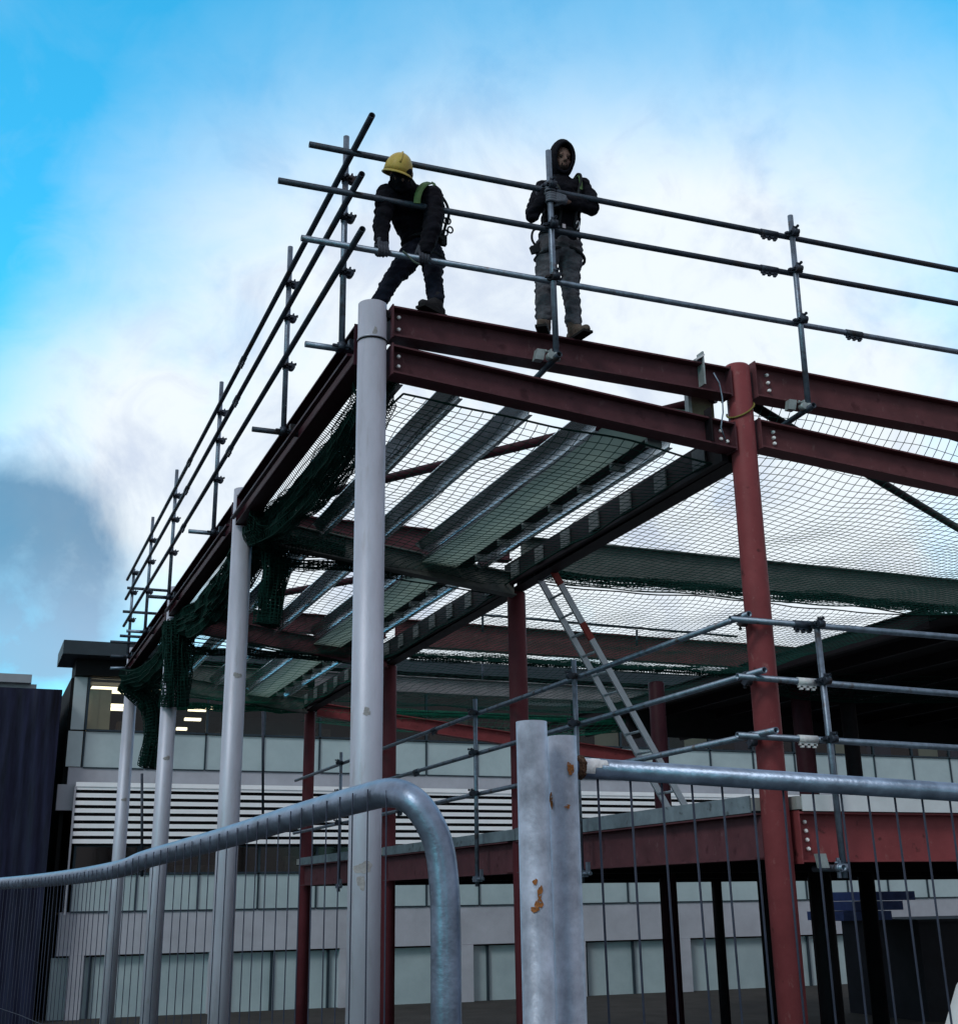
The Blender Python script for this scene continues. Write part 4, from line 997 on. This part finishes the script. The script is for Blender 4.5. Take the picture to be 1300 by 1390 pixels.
tr_.ball(hips+Vector((0, 0, .0)), (.150, .115, .12)); tr_.limb([hpL+Vector((0, 0, .03)), hpL.lerp(knL, .4), knL, knL.lerp(ankL, .6), ankL+Vector((0, 0, .05))], [.100, .092, .070, .070, .064])
tr_.limb([hpR+Vector((0, 0, .03)), hpR.lerp(knR, .4), knR, knR.lerp(ankR, .6), ankR+Vector((0, 0, .05))], [.100, .092, .070, .070, .064])
tr_.limb([hpL, hpR], [.10, .10])
blend(tr_, 'trousers', M['greytr'], t_, .010, 3, .016, .07, 5)
hm = MB()
grip_hand(hm, hL, aP, (-.35, .9, .05), 1); hm.limb([hL+Vector((-.05, .10, 0)), elL.lerp(hL, .78)], [.030, .036])
blend(hm, 'glove', M['glove'], t_, .0045, 1)
hm = MB()
grip_hand(hm, hR, aP, (.95, -.15, .02), -1); hm.limb([hR+Vector((.10, -.01, 0)), elR.lerp(hR, .62)], [.032, .038])
blend(hm, 'glove', M['glove'], t_, .0045, 1)
for ank, dr in ((ankL, (-.55, -.85, 0)), (ankR, (.15, -1, 0))):
    bm_ = MB(); h, d_, s_ = boot(bm_, ank, dr, 1.0, FZ+.012); bo = blend(bm_, 'boot', M['boot'], t_, .008, 2, .004, .04)
    MB().obox(h+d_*.055+Vector((0, 0, .008)), d_*.135, s_*.045, Vector((0, 0, .010))).build('sole', M['black'], bo)
# harness: waist belt, leg loops, shoulder straps, vest edge
hs = MB()
def loop(mb, c, rx, ry, tilt, r, k=22, zr=0):
    mb.tube([Vector(c)+Vector((rx*math.cos(a), ry*math.sin(a), tilt*math.cos(a)+zr*math.sin(a))) for a in [i*2*math.pi/k for i in range(k+2)]], r, 6, cap=False)
loop(hs, hips+Vector((0, 0, .10)), .168, .135, .0, .015); loop(hs, hips+Vector((0, 0, .085)), .168, .135, .0, .015)
loop(hs, hpL+Vector((-.005, 0, -.05)), .108, .108, .05, .013); loop(hs, hpR+Vector((.005, 0, -.05)), .108, .108, -.05, .013)
for sh, q in ((shL, 1), (shR, -1)):
    s0 = sh+Vector((q*.045, .05, .085)); hs.tube(smoothpath([s0, s0+Vector((0, -.08, .005)), s0+Vector((q*.01, -.155, -.08)), chest+Vector((-q*.07, -.145, -.05)), hips+Vector((-q*.07, -.135, .10))], 5), .012, 6)
hs.build('harness', M['harness'], t_)
gear = MB(); gl_ = W(727, 318, Y2-.03)
gear.tube(smoothpath([gl_+Vector((.05, 0, .07)), gl_+Vector((-.02, 0, .03)), gl_+Vector((-.035, 0, -.05)), gl_+Vector((.0, 0, -.10)), gl_+Vector((.04, 0, -.05))], 5), .010, 6)
gear.obox(gl_+Vector((-.01, 0, -.14)), (.035, 0, .015), (0, .02, 0), (-.01, 0, .03)); gear.build('tool_lanyard', M['harness'], t_)
cl_ = MB(); cl_.tube(smoothpath([W(781, 305, Y2-.14), W(784, 300, Y2-.15), W(786, 306, Y2-.14), W(783, 312, Y2-.14)], 4), .006, 6); cl_.build('clip', M['metalclip'], t_); MB().obox(W(765, 307, Y2-.15), (.014, 0, 0), (0, .005, 0), (0, 0, .018)).build('buckle', M['metalclip'], t_); MB().obox(W(784, 325, Y2-.14), (.008, 0, 0), (0, .005, 0), (0, 0, .018)).build('buckle', M['metalclip'], t_)
v0 = shR+Vector((-.045, -.01, .066))
band(smoothpath([v0+Vector((0, .06, 0)), v0, v0+Vector((-.008, -.060, -.02)), v0+Vector((-.02, -.105, -.10)), v0+Vector((-.03, -.125, -.19))], 5), .026, 'vest_strap', 'hivisdim', t_)
v0 = shL+Vector((.05, -.01, .066))
band(smoothpath([v0+Vector((0, .06, 0)), v0, v0+Vector((.01, -.065, -.03)), v0+Vector((.03, -.10, -.10)), v0+Vector((.035, -.115, -.19))], 5), .05, 'vest_strap', 'hivisdull', t_)

# ---- bending worker with yellow helmet
FZ1 = zu(3.0)
t_ = thing('person', 'person in yellow helmet and dark clothes bending over the bottom guardrail tube', 'person', (3.0, YB, FZ1))
Y1_ = YB+.02
hd = W(545.5, 236, yF-.06); hips = W(573, 338, Y1_+.10); chest = W(556, 284, Y1_+.0); neckp = W(553, 257, yF+.04)
shL, shR = W(524, 265, yF+.06), W(587, 268, yF+.05)
elL, elR = W(518, 306, yF+.05), W(586, 313, yF-.03)
rz = lambda x: railpt(2, on(1, x, 335, yF).x)
hL, hR = rz(519), rz(574); aR = (FR[2][1]-FR[2][0]).normalized()
hpL, hpR = W(560, 345, Y1_+.06), W(586, 345, Y1_+.08)
knL = W(531, 381, Y1_+.02); ankL = W(506, 424, Y1_+.10)
knR = W(588, 378, Y1_-.02); ankR = W(592, 412, YB-.03); ankR.z = zu(ankR.x)+.11
ankL.z = max(ankL.z, 5.97)
body = MB()
fdir = Vector((-.15, -.68, -.78)); P, rot = head(body, hd, fdir, (-.05, -.6, .8), 1.04)
body.limb([hd+Vector((.01, .04, -.01)), neckp, chest], [.055, .060, .09])
body.ball(chest, (.12, .09, .14)); body.ball(hips, (.11, .09, .10)); body.limb([chest, hips], [.08, .08])
body.limb([shL, elL, hL+Vector((0, .03, .08))], [.055, .042, .030]); body.limb([shR, elR, hR+Vector((0, .0, .09))], [.055, .042, .030])
body.limb([hpL, knL, ankL], [.080, .052, .040]); body.limb([hpR, knR, ankR], [.080, .052, .040])
blend(body, 'body', M['skin'], t_, .009, 2)
eyes = MB()
for q in (-1, 1): eyes.ball(P(q*.031, .072, .010), .0085)
eyes.build('eyes', M['eye'], t_)
bl = MB(); bl.ball(P(0, -.014, -.030), (.088, .078, .100), rot); bl.ball(P(0, .060, -.022), (.040, .060, .040), rot); bl.limb([P(0, -.03, -.06), neckp+Vector((0, .03, .0))], [.085, .095])  # hood, also closed over the face: its black stands in for shade there
bl.limb([P(-.06, .03, -.075), P(0, .055, -.09), P(.06, .03, -.075)], [.035, .042, .035]); bl.ball(P(0, .045, -.050), (.058, .062, .048), rot); bl.ball(P(0, .035, .040), (.078, .068, .034), rot); bl.ball(P(0, .030, .005), (.080, .076, .034), rot); blend(bl, 'hood', M['blackcloth'], t_, .009, 3, .006, .06)
jk = MB()
jk.limb([neckp+Vector((0, .03, .0)), chest+Vector((0, .02, .04))], [.10, .14])
jk.limb([shL, chest+Vector((-.02, .03, .09)), shR], [.082, .13, .088]); jk.ball(shR+Vector((.03, .09, -.03)), (.10, .11, .10))
jk.limb([shR+Vector((.03, .12, -.04)), hips+Vector((.05, .02, .08))], [.11, .105])
jk.ball(chest, (.185, .145, .19)); jk.limb([chest+Vector((-.05, 0, 0)), hips+Vector((-.06, 0, .05))], [.125, .10]); jk.limb([chest+Vector((.06, .02, 0)), hips+Vector((.03, 0, .04))], [.13, .115])
jk.limb([shL, shL.lerp(elL, .5), elL, elL.lerp(hL, .72)+Vector((0, .01, .0))], [.084, .072, .066, .056])
jk.limb([shR, shR.lerp(elR, .5)+Vector((.01, 0, 0)), elR, elR.lerp(hR, .66)+Vector((0, 0, 0))], [.090, .080, .072, .058])
blend(jk, 'jacket', M['blackcloth'], t_, .010, 3, .014, .09, 8)
tr_ = MB()
tr_.ball(hips, (.145, .125, .12)); tr_.limb([hpL, hpL.lerp(knL, .5), knL, knL.lerp(ankL, .6), ankL+Vector((0, 0, .03))], [.100, .086, .070, .066, .060])
tr_.limb([hpR, hpR.lerp(knR, .5), knR, knR.lerp(ankR, .6), ankR+Vector((0, 0, .04))], [.102, .088, .070, .068, .062])
blend(tr_, 'trousers', M['navy'], t_, .010, 3, .014, .07, 9)
for h_, el, s_ in ((hL, elL, 1), (hR, elR, 1)):
    hm = MB(); grip_hand(hm, h_, aR, (0, .12, .95), s_); hm.limb([h_+Vector((0, .02, .11)), el.lerp(h_, .62)], [.032, .038])
    blend(hm, 'glove', M['dglove'], t_, .0045, 1)
for ank, dr, so_ in ((ankL, (.25, -.75, 0), 5.875), (ankR, (-.85, -.5, 0), zu(ankR.x)+.012)):
    bm_ = MB(); h, d_, s_ = boot(bm_, ank, dr, 1.0, so_); bo = blend(bm_, 'boot', M['dboot'], t_, .008, 2, .004, .04)
    MB().obox(h+d_*.055+Vector((0, 0, .008)), d_*.135, s_*.045, Vector((0, 0, .010))).build('sole', M['black'], bo)
# helmet: shell, ridge, brim with peak
upv = Vector((-.05, -.6, .8)); upv = (upv-fdir.normalized()*upv.dot(fdir.normalized())).normalized()
he = MB(); hc = W(541.5, 227, yF-.07); up2 = Vector((.12, -.42, .90)).normalized(); f2 = Vector((-.25, -.88, -.40)); f2 = (f2-up2*f2.dot(up2)).normalized(); r2_ = f2.cross(up2)
hP = lambda x, y, z: hc+r2_*x+f2*y+up2*z
vs = []; nu = 32
base = -.045
for j in range(10):
    th = (math.pi/2)*(1-j/9.)
    for i in range(nu):
        a = 2*math.pi*i/nu; rr = math.sin(max(th, 0.001))
        vs.append(hP(.112*rr*math.cos(a), .135*rr*math.sin(a), base+.158*math.cos(th)**.9 if th < math.pi/2 else base))
fs = [(j*nu+i, j*nu+(i+1) % nu, (j+1)*nu+(i+1) % nu, (j+1)*nu+i) for j in range(9) for i in range(nu)]
he.add(vs, fs, True)
hel = he.build('helmet', M['helmet'], t_); sm = hel.modifiers.new('t', 'SOLIDIFY'); sm.thickness = .005; sm.offset = -1
br = MB(); k = 36; ii = []; oo = []; uu = []; 
for i in range(k):
    a = 2*math.pi*i/k; fwd = max(0, math.sin(a)); ii.append(hP(.110*math.cos(a), .133*math.sin(a), base)); oo.append(hP((.122)*math.cos(a), (.145+.035*fwd**2)*math.sin(a), base-.012-.008*fwd)); 
br.add(ii+oo+[p-up2*.006 for p in ii]+[p-up2*.006 for p in oo], [(i, (i+1) % k, k+(i+1) % k, k+i) for i in range(k)]+[(2*k+i, 3*k+i, 3*k+(i+1) % k, 2*k+(i+1) % k) for i in range(k)]+[(k+i, k+(i+1) % k, 3*k+(i+1) % k, 3*k+i) for i in range(k)], True)
br.build('brim', M['helmet'], hel)
rd = MB(); rd.tube([hP(0, .135*math.cos(q)*.98, base+.160*math.sin(q)**.9) for q in [.35+i*(math.pi-.7)/12 for i in range(13)]], .009, 8); rd.build('ridge', M['helmet'], hel)
band(smoothpath([W(584, 248, yF+.12), W(577, 250, yF+.0), W(571, 256, yF-.055), W(567, 266, yF-.085), W(566, 276, yF-.10)], 6), .052, 'vest_strap', 'hivisdim', t_, (-.3, -1, .35))
band(smoothpath([W(588, 248, yF+.10), W(592, 256, yF-.01), W(593, 263, yF-.03)], 6), .03, 'vest_strap', 'hivis', t_, (.3, -1, .5))
hs = MB(); loop(hs, hips+Vector((0, 0, .06)), .160, .145, .02, .014); loop(hs, hpR+Vector((0, 0, -.05)), .108, .110, -.03, .013)
b0_ = W(606, 296, Y1_+.05)
hs.tube(smoothpath([W(596, 262, Y1_+.0), W(606, 277, Y1_+.04), W(609, 292, Y1_+.05), W(604, 308, Y1_+.05), W(600, 325, Y1_+.05)], 5), .012, 6)
for q, (x, y) in enumerate(((608, 300), (611, 312), (604, 316), (605, 300))):
    c = W(x, y, Y1_+.04); hs.tube([c+Vector((.022*math.cos(a), 0, .028*math.sin(a))) for a in [i*.6 for i in range(12)]], .007, 6)
hs.obox(W(602, 327, Y1_+.05), (.022, 0, 0), (0, .02, 0), (0, 0, .04)); hs.build('harness', M['harness'], t_)
st = MB(); st.tube(smoothpath([rz(545)+Vector((0, -.03, .02)), rz(552)+Vector((0, -.03, -.01)), rz(560)+Vector((0, -.03, -.05)), rz(568)+Vector((0, -.02, -.06))], 4), .007, 6)
tag(st.build('tie_strap', M['tray']), 'pale green strap on the bottom rail between the bending worker gloves', 'strap')

print('OBJECTS', len(sc.objects), 'FACES', sum(len(o.data.polygons) for o in sc.objects if o.type == 'MESH'))
